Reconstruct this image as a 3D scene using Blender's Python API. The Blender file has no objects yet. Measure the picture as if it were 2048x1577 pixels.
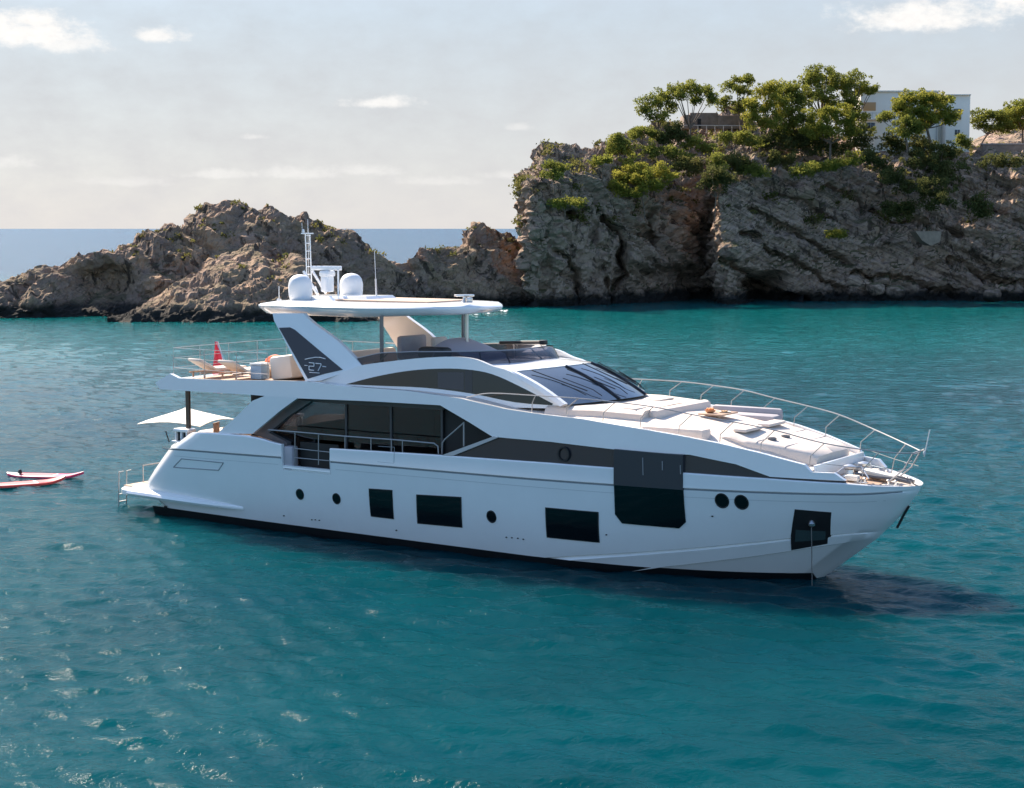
import bpy, bmesh, math, random
import numpy as np
from mathutils import Vector, Matrix
from mathutils.geometry import tessellate_polygon

scene = bpy.context.scene
COL = scene.collection
R = math.radians

# ------------------------------------------------------------------ camera
F_PX, CAM_H, PX_CX, PX_CY, PX_HOR = 3388.0, 9.32, 1024.0, 788.5, 457.5
PITCH = math.atan((PX_CY - PX_HOR) / F_PX)
cam_d = bpy.data.cameras.new("camera")
cam_d.sensor_width = 36.0
cam_d.lens = F_PX / 2048.0 * 36.0
cam_d.clip_start = 0.5
cam_d.clip_end = 80000.0
cam = bpy.data.objects.new("camera", cam_d)
cam.location = (0, 0, CAM_H)
cam.rotation_euler = (R(90) - PITCH, 0, 0)
COL.objects.link(cam)
scene.camera = cam

# ------------------------------------------------------------------ light
SUN_AZ = 35.0      # degrees to the left of the view direction (+Y)
SUN_EL = 41.0
scene.view_settings.view_transform = 'Standard'
scene.view_settings.look = 'None'
scene.view_settings.exposure = 1.32
scene.view_settings.gamma = 1.0
try:
    scene.cycles.max_bounces = 8
    scene.cycles.sample_clamp_indirect = 4.0
    scene.cycles.sample_clamp_direct = 6.0
except Exception:
    pass

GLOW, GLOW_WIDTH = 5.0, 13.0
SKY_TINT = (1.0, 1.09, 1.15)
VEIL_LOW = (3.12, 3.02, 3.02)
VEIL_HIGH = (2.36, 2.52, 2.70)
world = bpy.data.worlds.new("World")
scene.world = world
world.use_nodes = True


def build_world():
    nt = world.node_tree
    N, L = nt.nodes, nt.links
    N.clear()
    out = N.new('ShaderNodeOutputWorld')
    bg = N.new('ShaderNodeBackground')
    sky = N.new('ShaderNodeTexSky')
    sky.sky_type = 'NISHITA'
    sky.sun_disc = False
    sky.sun_elevation = R(SUN_EL)
    sky.sun_rotation = R(-SUN_AZ)
    sky.altitude = 0.0
    sky.air_density = 1.0
    sky.dust_density = 1.0
    sky.ozone_density = 3.0
    bg.inputs['Strength'].default_value = 0.095
    L.new(bg.outputs[0], out.inputs[0])

    def math_(op, a, b=None, clamp=False):
        n = N.new('ShaderNodeMath')
        n.operation = op
        n.use_clamp = clamp
        for i, v in enumerate((a, b)):
            if v is None:
                continue
            if isinstance(v, (int, float)):
                n.inputs[i].default_value = v
            else:
                L.new(v, n.inputs[i])
        return n.outputs[0]

    tc = N.new('ShaderNodeTexCoord')
    nrm = N.new('ShaderNodeVectorMath')
    nrm.operation = 'NORMALIZE'
    L.new(tc.outputs['Generated'], nrm.inputs[0])
    sep = N.new('ShaderNodeSeparateXYZ')
    L.new(nrm.outputs[0], sep.inputs[0])
    el = math_('MULTIPLY', math_('ARCSINE', sep.outputs[2]), 57.29578)
    az = math_('MULTIPLY', math_('ARCTAN2', sep.outputs[0], sep.outputs[1]), 57.29578)
    comb = N.new('ShaderNodeCombineXYZ')
    L.new(az, comb.inputs[0])
    L.new(math_('MULTIPLY', el, 1.7), comb.inputs[1])
    def noise(scale, detail, rough, offs=0.0):
        n = N.new('ShaderNodeTexNoise')
        n.inputs['Scale'].default_value = scale
        n.inputs['Detail'].default_value = detail
        n.inputs['Roughness'].default_value = rough
        if offs:
            ad = N.new('ShaderNodeVectorMath')
            ad.operation = 'ADD'
            L.new(comb.outputs[0], ad.inputs[0])
            ad.inputs[1].default_value = (offs, offs * 1.7, 0)
            L.new(ad.outputs[0], n.inputs['Vector'])
        else:
            L.new(comb.outputs[0], n.inputs['Vector'])
        return n.outputs['Fac']
    nz = noise(1.1, 9, 0.66)
    nz2 = noise(0.55, 6, 0.6, 31.0)
    # every cumulus: azimuth, elevation, half width, half height, flatness of base, opacity
    clouds = [(-16.0, 6.15, 3.0, 0.95, 1.0), (-14.5, 5.85, 1.6, 0.5, .8), (-15.6, 6.55, 1.3, .6, 1.0), (-17.8, 6.3, 2.0, .9, 1.0), (-11.6, 6.2, 1.1, 0.42, .85),
              (-4.3, 4.12, 1.6, 0.34, .8), (-8.6, 3.0, .6, .16, .4), (0.25, 3.35, .6, .22, .35),
              (13.4, 6.7, 3.4, .9, .95), (16.6, 7.3, 2.4, 1.15, 1.0),
              (-9.8, 1.75, 1.5, .26, .42), (-7.2, 1.8, 2.2, .36, .42), (-5.0, 1.9, 1.5, .32, .40), (-17.0, 2.05, 1.9, .36, .4),
              (-12.8, 1.5, 2.1, .26, .3), (-2.5, 1.55, 1.9, .26, .3), (0.2, 1.75, 1.6, .26, .35)]
    tot = None
    for (a, e, ra, re_, op) in clouds:
        dx = math_('DIVIDE', math_('SUBTRACT', az, a), ra)
        dy = math_('DIVIDE', math_('SUBTRACT', el, e), re_)
        dyn = math_('MULTIPLY', math_('MINIMUM', dy, 0.0), 1.7)       # flatter underneath
        dyp = math_('MAXIMUM', dy, 0.0)
        d2 = math_('ADD', math_('MULTIPLY', dx, dx), math_('ADD', math_('MULTIPLY', dyn, dyn), math_('MULTIPLY', dyp, dyp)))
        d = math_('SQRT', d2)
        v = math_('ADD', math_('SUBTRACT', 1.0, d), math_('MULTIPLY', math_('SUBTRACT', nz, 0.5), 2.0))
        mr = N.new('ShaderNodeMapRange')
        mr.interpolation_type = 'SMOOTHSTEP'
        L.new(v, mr.inputs[0])
        mr.inputs[1].default_value = 0.0
        mr.inputs[2].default_value = 0.85
        mr.inputs[3].default_value = 0.0
        mr.inputs[4].default_value = op
        tot = mr.outputs[0] if tot is None else math_('MAXIMUM', tot, mr.outputs[0])
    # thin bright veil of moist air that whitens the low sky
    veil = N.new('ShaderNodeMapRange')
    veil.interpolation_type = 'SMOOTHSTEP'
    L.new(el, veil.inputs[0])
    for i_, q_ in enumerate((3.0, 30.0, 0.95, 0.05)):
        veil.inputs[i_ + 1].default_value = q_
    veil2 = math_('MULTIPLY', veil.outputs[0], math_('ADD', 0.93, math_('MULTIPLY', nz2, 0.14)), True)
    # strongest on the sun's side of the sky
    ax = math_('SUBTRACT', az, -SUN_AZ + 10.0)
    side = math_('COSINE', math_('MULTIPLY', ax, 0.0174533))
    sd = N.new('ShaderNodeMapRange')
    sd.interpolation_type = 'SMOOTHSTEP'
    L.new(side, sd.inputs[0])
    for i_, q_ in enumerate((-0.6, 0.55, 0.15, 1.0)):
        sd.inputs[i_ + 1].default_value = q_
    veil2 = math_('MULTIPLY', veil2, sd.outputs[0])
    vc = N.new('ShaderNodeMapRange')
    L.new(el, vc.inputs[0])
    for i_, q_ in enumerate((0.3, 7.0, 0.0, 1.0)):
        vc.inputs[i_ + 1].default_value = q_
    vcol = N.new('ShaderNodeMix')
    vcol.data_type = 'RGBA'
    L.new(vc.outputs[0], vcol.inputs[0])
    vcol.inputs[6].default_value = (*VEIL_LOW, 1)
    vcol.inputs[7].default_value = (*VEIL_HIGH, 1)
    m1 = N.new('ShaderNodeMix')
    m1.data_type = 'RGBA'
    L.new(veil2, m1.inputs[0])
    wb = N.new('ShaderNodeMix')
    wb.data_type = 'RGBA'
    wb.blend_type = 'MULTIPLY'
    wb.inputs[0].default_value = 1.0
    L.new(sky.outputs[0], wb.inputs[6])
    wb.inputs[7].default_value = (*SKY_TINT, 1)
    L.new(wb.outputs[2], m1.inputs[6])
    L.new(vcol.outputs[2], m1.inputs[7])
    # sky glow added round the sun to brighten the water's reflections
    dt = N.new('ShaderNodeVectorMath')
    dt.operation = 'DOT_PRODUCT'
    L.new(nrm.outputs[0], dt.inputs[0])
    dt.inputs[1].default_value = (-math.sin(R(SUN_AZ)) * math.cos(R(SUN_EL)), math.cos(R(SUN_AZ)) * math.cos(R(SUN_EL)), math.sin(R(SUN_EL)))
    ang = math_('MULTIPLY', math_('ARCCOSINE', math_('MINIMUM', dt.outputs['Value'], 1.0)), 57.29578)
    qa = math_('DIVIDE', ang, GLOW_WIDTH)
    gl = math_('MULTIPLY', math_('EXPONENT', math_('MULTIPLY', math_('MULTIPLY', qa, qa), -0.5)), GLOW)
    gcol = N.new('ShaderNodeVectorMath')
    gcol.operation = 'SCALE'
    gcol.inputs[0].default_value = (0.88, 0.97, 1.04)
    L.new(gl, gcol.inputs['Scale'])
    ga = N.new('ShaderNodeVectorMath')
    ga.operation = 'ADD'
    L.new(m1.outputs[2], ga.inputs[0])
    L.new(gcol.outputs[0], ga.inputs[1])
    m2 = N.new('ShaderNodeMix')
    m2.data_type = 'RGBA'
    L.new(tot, m2.inputs[0])
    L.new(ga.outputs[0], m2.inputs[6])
    shade = N.new('ShaderNodeMix')
    shade.data_type = 'RGBA'
    L.new(noise(2.2, 5, 0.6, 7.0), shade.inputs[0])
    shade.inputs[6].default_value = (3.8, 3.7, 3.65, 1)
    shade.inputs[7].default_value = (4.9, 4.8, 4.6, 1)
    L.new(shade.outputs[2], m2.inputs[7])
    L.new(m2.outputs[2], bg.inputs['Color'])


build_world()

sun_d = bpy.data.lights.new("sun", 'SUN')
sun_d.energy = 5.0
sun_d.angle = R(0.53)
sun_d.color = (1.0, 0.86, 0.70)
sun = bpy.data.objects.new("sun", sun_d)
_sv = Vector((-math.sin(R(SUN_AZ)) * math.cos(R(SUN_EL)), math.cos(R(SUN_AZ)) * math.cos(R(SUN_EL)), math.sin(R(SUN_EL))))
sun.rotation_euler = _sv.to_track_quat('Z', 'Y').to_euler()
sun.location = (-60, 40, 60)
COL.objects.link(sun)

# ------------------------------------------------------------------ materials
MATS = {}


def mat(name, col, rough=0.5, metal=0.0, spec=0.5, coat=0.0, noise=0.0, nscale=4.0, bump=0.0, bscale=30.0, emit=None, trans=0.0, alpha=1.0, stretch=None, ior=None):
    if name in MATS:
        return MATS[name]
    m = bpy.data.materials.new(name)
    m.use_nodes = True
    nt = m.node_tree
    N, L = nt.nodes, nt.links
    b = N['Principled BSDF']
    b.inputs['Base Color'].default_value = (*col, 1)
    b.inputs['Roughness'].default_value = rough
    b.inputs['Metallic'].default_value = metal
    b.inputs['Specular IOR Level'].default_value = spec
    b.inputs['Coat Weight'].default_value = coat
    b.inputs['Coat Roughness'].default_value = 0.06
    if ior:
        b.inputs['IOR'].default_value = ior
    if trans:
        b.inputs['Transmission Weight'].default_value = trans
    vec = None
    if noise or bump:
        tc = N.new('ShaderNodeTexCoord')
        vec = tc.outputs['Object']
        if stretch:
            mp = N.new('ShaderNodeMapping')
            mp.inputs['Scale'].default_value = stretch
            L.new(vec, mp.inputs[0])
            vec = mp.outputs[0]
    if noise:
        n = N.new('ShaderNodeTexNoise')
        n.inputs['Scale'].default_value = nscale
        n.inputs['Detail'].default_value = 6
        n.inputs['Roughness'].default_value = 0.65
        L.new(vec, n.inputs['Vector'])
        mx = N.new('ShaderNodeMix')
        mx.data_type = 'RGBA'
        mr = N.new('ShaderNodeMapRange')
        L.new(n.outputs['Fac'], mr.inputs[0])
        mr.inputs[1].default_value = 0.3
        mr.inputs[2].default_value = 0.7
        L.new(mr.outputs[0], mx.inputs[0])
        mx.inputs[6].default_value = (*[c * (1 - noise) for c in col], 1)
        mx.inputs[7].default_value = (*[min(1, c * (1 + noise * .6)) for c in col], 1)
        L.new(mx.outputs[2], b.inputs['Base Color'])
    if bump:
        n2 = N.new('ShaderNodeTexNoise')
        n2.inputs['Scale'].default_value = bscale
        n2.inputs['Detail'].default_value = 4
        L.new(vec, n2.inputs['Vector'])
        bp = N.new('ShaderNodeBump')
        bp.inputs['Strength'].default_value = bump
        bp.inputs['Distance'].default_value = 0.02
        L.new(n2.outputs['Fac'], bp.inputs['Height'])
        L.new(bp.outputs[0], b.inputs['Normal'])
    MATS[name] = m
    return m


def teak_mat():
    m = mat('teak', (0.43, 0.29, 0.20), 0.6, noise=0.25, nscale=6.0, stretch=(0.6, 9, 1))
    return m


def tinted_glass(name, tint, gloss=0.06, rough=0.02):
    """thin sheet glass: coloured pass-through plus a mirror coat"""
    m = bpy.data.materials.new(name)
    m.use_nodes = True
    nt = m.node_tree
    N, L = nt.nodes, nt.links
    N.clear()
    o = N.new('ShaderNodeOutputMaterial')
    t = N.new('ShaderNodeBsdfTransparent')
    t.inputs[0].default_value = (*tint, 1)
    g = N.new('ShaderNodeBsdfGlossy')
    g.inputs['Roughness'].default_value = rough
    f = N.new('ShaderNodeFresnel')
    f.inputs[0].default_value = 1.5
    mx = N.new('ShaderNodeMixShader')
    L.new(f.outputs[0], mx.inputs[0])
    L.new(t.outputs[0], mx.inputs[1])
    L.new(g.outputs[0], mx.inputs[2])
    L.new(mx.outputs[0], o.inputs[0])
    MATS[name] = m
    return m


WHITE = mat('white_gelcoat', (0.80, 0.80, 0.80), 0.22, coat=0.8, noise=0.03, nscale=0.8)
DECKW = mat('nonslip_white', (0.66, 0.56, 0.48), 0.6, noise=0.06, nscale=3, bump=.2, bscale=60)
LINING = mat('cream_lining', (0.72, 0.66, 0.58), 0.5)
DARK = mat('dark_band', (0.022, 0.023, 0.030), 0.25)
BLACK = mat('black_glass', (0.004, 0.006, 0.008), 0.04)
BLACKM = mat('black_rubber', (0.012, 0.012, 0.013), 0.55)
GREYM = mat('grey_trim', (0.22, 0.21, 0.22), 0.35, metal=0.3)
STEEL = mat('stainless', (0.62, 0.60, 0.58), 0.34, metal=1.0)
RAILM = mat('rail_steel', (0.38, 0.365, 0.36), 0.5, metal=0.5)
BRONZE = mat('bronze_post', (0.10, 0.075, 0.06), 0.35, metal=0.4)
CUSH = mat('pale_cushion', (0.67, 0.58, 0.51), 0.85, noise=0.06, nscale=5, bump=.25, bscale=12)
CUSHG = mat('grey_cushion', (0.36, 0.34, 0.36), 0.85, noise=0.1, nscale=5)
TEAK = teak_mat()
BOOT = mat('boot_top', (0.008, 0.009, 0.011), 0.45, noise=.3, nscale=3)
HULLW = WHITE
GROOVE = mat('groove_grey', (0.24, 0.26, 0.28), 0.4)
RED = mat('red_bunting', (0.75, 0.05, 0.08), 0.8)
ORANGE = mat('orange_canvas', (0.75, 0.16, 0.07), 0.75, noise=.15, nscale=9)
COOL = mat('blue_grey_box', (0.30, 0.42, 0.52), 0.5)
GLASS_T = tinted_glass('smoke_glass', (0.37, 0.37, 0.385))
GLASS_D = tinted_glass('dark_glass', (0.50, 0.48, 0.49))
INTER = mat('dark_interior', (0.12, 0.10, 0.095), 0.7, noise=.3, nscale=2)


# ------------------------------------------------------------------ mesh builder
class MB:
    def __init__(self):
        self.v, self.f = [], []

    def add(self, vs, fs):
        b = len(self.v)
        self.v.extend([tuple(map(float, p)) for p in vs])
        self.f.extend([tuple(i + b for i in q) for q in fs])
        return self

    def box(self, c, s, rot=0.0, bev=0.0, seg=2, tilt=None):
        bm = bmesh.new()
        bmesh.ops.create_cube(bm, size=1.0)
        bmesh.ops.scale(bm, vec=s, verts=bm.verts)
        if bev > 0:
            bmesh.ops.bevel(bm, geom=list(bm.edges), offset=min(bev, min(s) * .49), segments=seg, profile=0.5, affect='EDGES')
        if tilt:
            bmesh.ops.rotate(bm, matrix=Matrix.Rotation(tilt[0], 3, tilt[1]), verts=bm.verts)
        if rot:
            bmesh.ops.rotate(bm, matrix=Matrix.Rotation(rot, 3, 'Z'), verts=bm.verts)
        bmesh.ops.translate(bm, vec=c, verts=bm.verts)
        bm.verts.index_update()
        self.add([v.co for v in bm.verts], [[v.index for v in f.verts] for f in bm.faces])
        bm.free()
        return self

    def tube(self, pts, r, seg=8, r2=None):
        pts = [Vector(p) for p in pts]
        n = len(pts)
        ring = []
        up = Vector((0, 0, 1))
        for i, p in enumerate(pts):
            d = (pts[min(i + 1, n - 1)] - pts[max(i - 1, 0)]).normalized()
            a = d.cross(up)
            if a.length < 1e-3:
                a = d.cross(Vector((1, 0, 0)))
            a.normalize()
            b = d.cross(a).normalized()
            rr = r if r2 is None else r + (r2 - r) * i / (n - 1)
            ring.append([p + a * math.cos(t) * rr + b * math.sin(t) * rr for t in [2 * math.pi * k / seg for k in range(seg)]])
        vs = [q for rg in ring for q in rg]
        fs = []
        for i in range(n - 1):
            for k in range(seg):
                k2 = (k + 1) % seg
                fs.append((i * seg + k, i * seg + k2, (i + 1) * seg + k2, (i + 1) * seg + k))
        fs.append(tuple(range(seg)))
        fs.append(tuple((n - 1) * seg + k for k in reversed(range(seg))))
        return self.add(vs, fs)

    def lathe(self, prof, c=(0, 0, 0), seg=24):
        vs, fs = [], []
        for (r, z) in prof:
            for k in range(seg):
                t = 2 * math.pi * k / seg
                vs.append((c[0] + r * math.cos(t), c[1] + r * math.sin(t), c[2] + z))
        for i in range(len(prof) - 1):
            for k in range(seg):
                k2 = (k + 1) % seg
                fs.append((i * seg + k, i * seg + k2, (i + 1) * seg + k2, (i + 1) * seg + k))
        fs.append(tuple(reversed(range(seg))))
        fs.append(tuple((len(prof) - 1) * seg + k for k in range(seg)))
        return self.add(vs, fs)

    def loft(self, rows, close_u=False, flip=False, caps=False):
        n = len(rows[0])
        vs = [p for r in rows for p in r]
        fs = []
        for i in range(len(rows) - 1):
            for k in range(n if close_u else n - 1):
                k2 = (k + 1) % n
                q = (i * n + k, i * n + k2, (i + 1) * n + k2, (i + 1) * n + k)
                fs.append(tuple(reversed(q)) if flip else q)
        if caps:
            fs.append(tuple(reversed(range(n))))
            fs.append(tuple((len(rows) - 1) * n + k for k in range(n)))
        return self.add(vs, fs)

    def prism(self, poly, d):
        """poly: closed 3-D outline, d: extrusion vector"""
        n = len(poly)
        d = Vector(d)
        vs = [Vector(p) for p in poly] + [Vector(p) + d for p in poly]
        fs = [tuple(range(n)), tuple(reversed(range(n, 2 * n)))]
        for i in range(n):
            j = (i + 1) % n
            fs.append((j, i, i + n, j + n))
        return self.add(vs, fs)

    def mirror(self):
        b = len(self.v)
        self.v.extend([(x, -y, z) for (x, y, z) in self.v])
        self.f.extend([tuple(i + b for i in reversed(q)) for q in list(self.f)])
        return self

    def build(self, name, material, parent=None, off=(0, 0, 0), sharp=35.0, recalc=True, bevel=0.0):
        me = bpy.data.meshes.new(name)
        vs = [(x - off[0], y - off[1], z - off[2]) for (x, y, z) in self.v]
        me.from_pydata(vs, [], self.f)
        if recalc:
            bm = bmesh.new()
            bm.from_mesh(me)
            bmesh.ops.recalc_face_normals(bm, faces=bm.faces)
            bm.to_mesh(me)
            bm.free()
        me.polygons.foreach_set('use_smooth', [True] * len(me.polygons))
        try:
            me.set_sharp_from_angle(angle=R(sharp))
        except Exception:
            pass
        for m_ in (material if isinstance(material, (list, tuple)) else [material]):
            me.materials.append(m_)
        o = bpy.data.objects.new(name, me)
        COL.objects.link(o)
        if parent is not None:
            o.parent = parent
        if bevel:
            bv = o.modifiers.new('edge', 'BEVEL')
            bv.width = bevel
            bv.segments = 2
            bv.limit_method = 'ANGLE'
            bv.angle_limit = R(40)
        return o


def tag(o, label, cat, group=None, kind=None):
    if label:
        o['label'] = label
    if cat:
        o['category'] = cat
    if group:
        o['group'] = group
    if kind:
        o['kind'] = kind
    return o


def empty(name, loc, rz=0.0, label=None, cat=None, group=None):
    o = bpy.data.objects.new(name, None)
    o.location = loc
    o.rotation_euler = (0, 0, rz)
    o.empty_display_size = 0.5
    COL.objects.link(o)
    return tag(o, label, cat, group)


def smooth_pts(pts, n=6, closed=False):
    """Catmull-Rom through points"""
    P = [Vector(p) for p in pts]
    out = []
    m = len(P)
    rng = range(m if closed else m - 1)
    for i in rng:
        p1, p2 = P[i], P[(i + 1) % m]
        p0 = P[i - 1] if (i > 0 or closed) else p1 * 2 - p2
        p3 = P[(i + 2) % m] if (i + 2 < m or closed) else p2 * 2 - p1
        for k in range(n):
            t = k / n
            out.append(0.5 * ((2 * p1) + (p2 - p0) * t + (2 * p0 - 5 * p1 + 4 * p2 - p3) * t * t + (3 * p1 - p0 - 3 * p2 + p3) * t ** 3))
    if not closed:
        out.append(P[-1])
    return [tuple(p) for p in out]


def lerp(a, b, t):
    return a + (b - a) * t


def sst(a, b, x):
    t = max(0.0, min(1.0, (x - a) / (b - a)))
    return t * t * (3 - 2 * t)


def interp(x, xs, ys):
    return float(np.interp(x, xs, ys))


# ------------------------------------------------------------------ noise (numpy gradient noise)
_rs = np.random.RandomState(7)
_perm = np.concatenate([_rs.permutation(256)] * 3)
_grad = _rs.normal(size=(256, 3))
_grad /= np.linalg.norm(_grad, axis=1)[:, None]


def pnoise(p):
    p = np.asarray(p, dtype=float)
    pi = np.floor(p).astype(int)
    pf = p - pi
    w = pf * pf * pf * (pf * (pf * 6 - 15) + 10)
    pi &= 255
    res = np.zeros(len(p))
    for dx in (0, 1):
        for dy in (0, 1):
            for dz in (0, 1):
                h = _perm[_perm[_perm[pi[:, 0] + dx] + pi[:, 1] + dy] + pi[:, 2] + dz]
                g = _grad[h]
                dot = g[:, 0] * (pf[:, 0] - dx) + g[:, 1] * (pf[:, 1] - dy) + g[:, 2] * (pf[:, 2] - dz)
                wx = w[:, 0] if dx else 1 - w[:, 0]
                wy = w[:, 1] if dy else 1 - w[:, 1]
                wz = w[:, 2] if dz else 1 - w[:, 2]
                res += dot * wx * wy * wz
    return res * 1.5


def fbm(p, octs=5, lac=2.03, gain=0.5, ridged=False):
    a, s, tot = 1.0, 0.0, 0.0
    q = np.array(p, dtype=float)
    for i in range(octs):
        n = pnoise(q + i * 17.3)
        if ridged:
            n = 1 - 2 * np.abs(n)
        s = s + a * n
        tot += a
        a *= gain
        q = q * lac
    return s / tot


# ------------------------------------------------------------------ pixel ray helpers (photo px of 2048 x 1577 -> place)
BX, BY, BA = -11.68, 58.15, R(33.35)
_ca, _sa = math.cos(BA), math.sin(BA)
YACHT_M = Matrix.Translation((BX, BY, 0)) @ Matrix.Rotation(-BA, 4, 'Z')


def wray(px, py):
    u = (px - PX_CX) / F_PX
    v = (PX_CY - py) / F_PX
    return Vector((u, math.cos(PITCH) + v * math.sin(PITCH), -math.sin(PITCH) + v * math.cos(PITCH)))


def wat(px, py, depth):
    """world point on the sight line at forward distance depth"""
    d = wray(px, py)
    return Vector((0, 0, CAM_H)) + d * (depth / d.y)


def bray(px, py):
    d = wray(px, py)
    o = Vector((-BX, -BY, CAM_H))
    return (Vector((_ca * o.x - _sa * o.y, _sa * o.x + _ca * o.y, CAM_H)),
            Vector((_ca * d.x - _sa * d.y, _sa * d.x + _ca * d.y, d.z)))


def onY(px, py, y):
    o, d = bray(px, py)
    return o + d * ((y - o.y) / d.y)


def onZ(px, py, z):
    o, d = bray(px, py)
    return o + d * ((z - o.z) / d.z)


def onS(px, py, surf, sgn=-1):
    y = sgn * 2.6
    for _ in range(12):
        p = onY(px, py, y)
        y = sgn * surf(p.x, p.z)
    return onY(px, py, y)
# ------------------------------------------------------------------ yacht surfaces (boat frame: x forward, y to port, z up, metres)
STEM_Z = [-1.0, 0.0, 0.99, 1.84, 2.15, 2.5, 2.75, 3.3]
STEM_X = [22.8, 24.12, 25.35, 26.15, 26.36, 26.62, 26.72, 26.75]
STERN_Z = [-1.0, 0.50, 0.67, 1.02, 1.47, 2.0, 2.36, 2.56, 2.8]
STERN_X = [1.62, 1.62, 0.90, 1.05, 1.50, 2.05, 2.45, 2.85, 3.3]


def hb(x, z):
    """hull half breadth"""
    s = max(0.0, min(1.0, z / 2.45))
    xb = interp(z, STEM_Z, STEM_X)
    L = lerp(8.0, 11.0, s)
    u = max(0.0, min(1.0, (xb - x) / L))
    p = lerp(1.8, 2.2, s)
    e = lerp(0.656, 0.56, s)
    g = max(0.0, 1 - (1 - u) ** p) ** e
    bm_ = interp(z, [-1.0, -0.4, 0.0, 0.6, 1.3, 2.45], [1.7, 2.55, 2.77, 2.98, 3.12, 3.25])
    st = 1 - 0.06 * max(0.0, (8.0 - x) / 7.0) ** 2
    return bm_ * g * st


def wb(x, z):
    """side above the rub rail"""
    return max(0.02, hb(x, 2.45) - 0.05 * max(0, z - 2.45))


def yc(x, z):
    """upper deckhouse side"""
    return 2.60 - 0.10 * (z - 4.5) - 0.55 * sst(12.0, 17.5, x)


def zr(x):
    """rub rail line"""
    return interp(x, [2.4, 8, 14, 19.3, 21.5, 24, 25.5, 26.7], [2.27, 2.37, 2.42, 2.47, 2.50, 2.52, 2.53, 2.60])


GATE0, GATE1 = 7.72, 9.60


def zrh(x):
    """rub rail height as the hull rows follow it: they dip under the boarding gate"""
    return 2.02 if GATE0 < x < GATE1 else zr(x)
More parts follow.
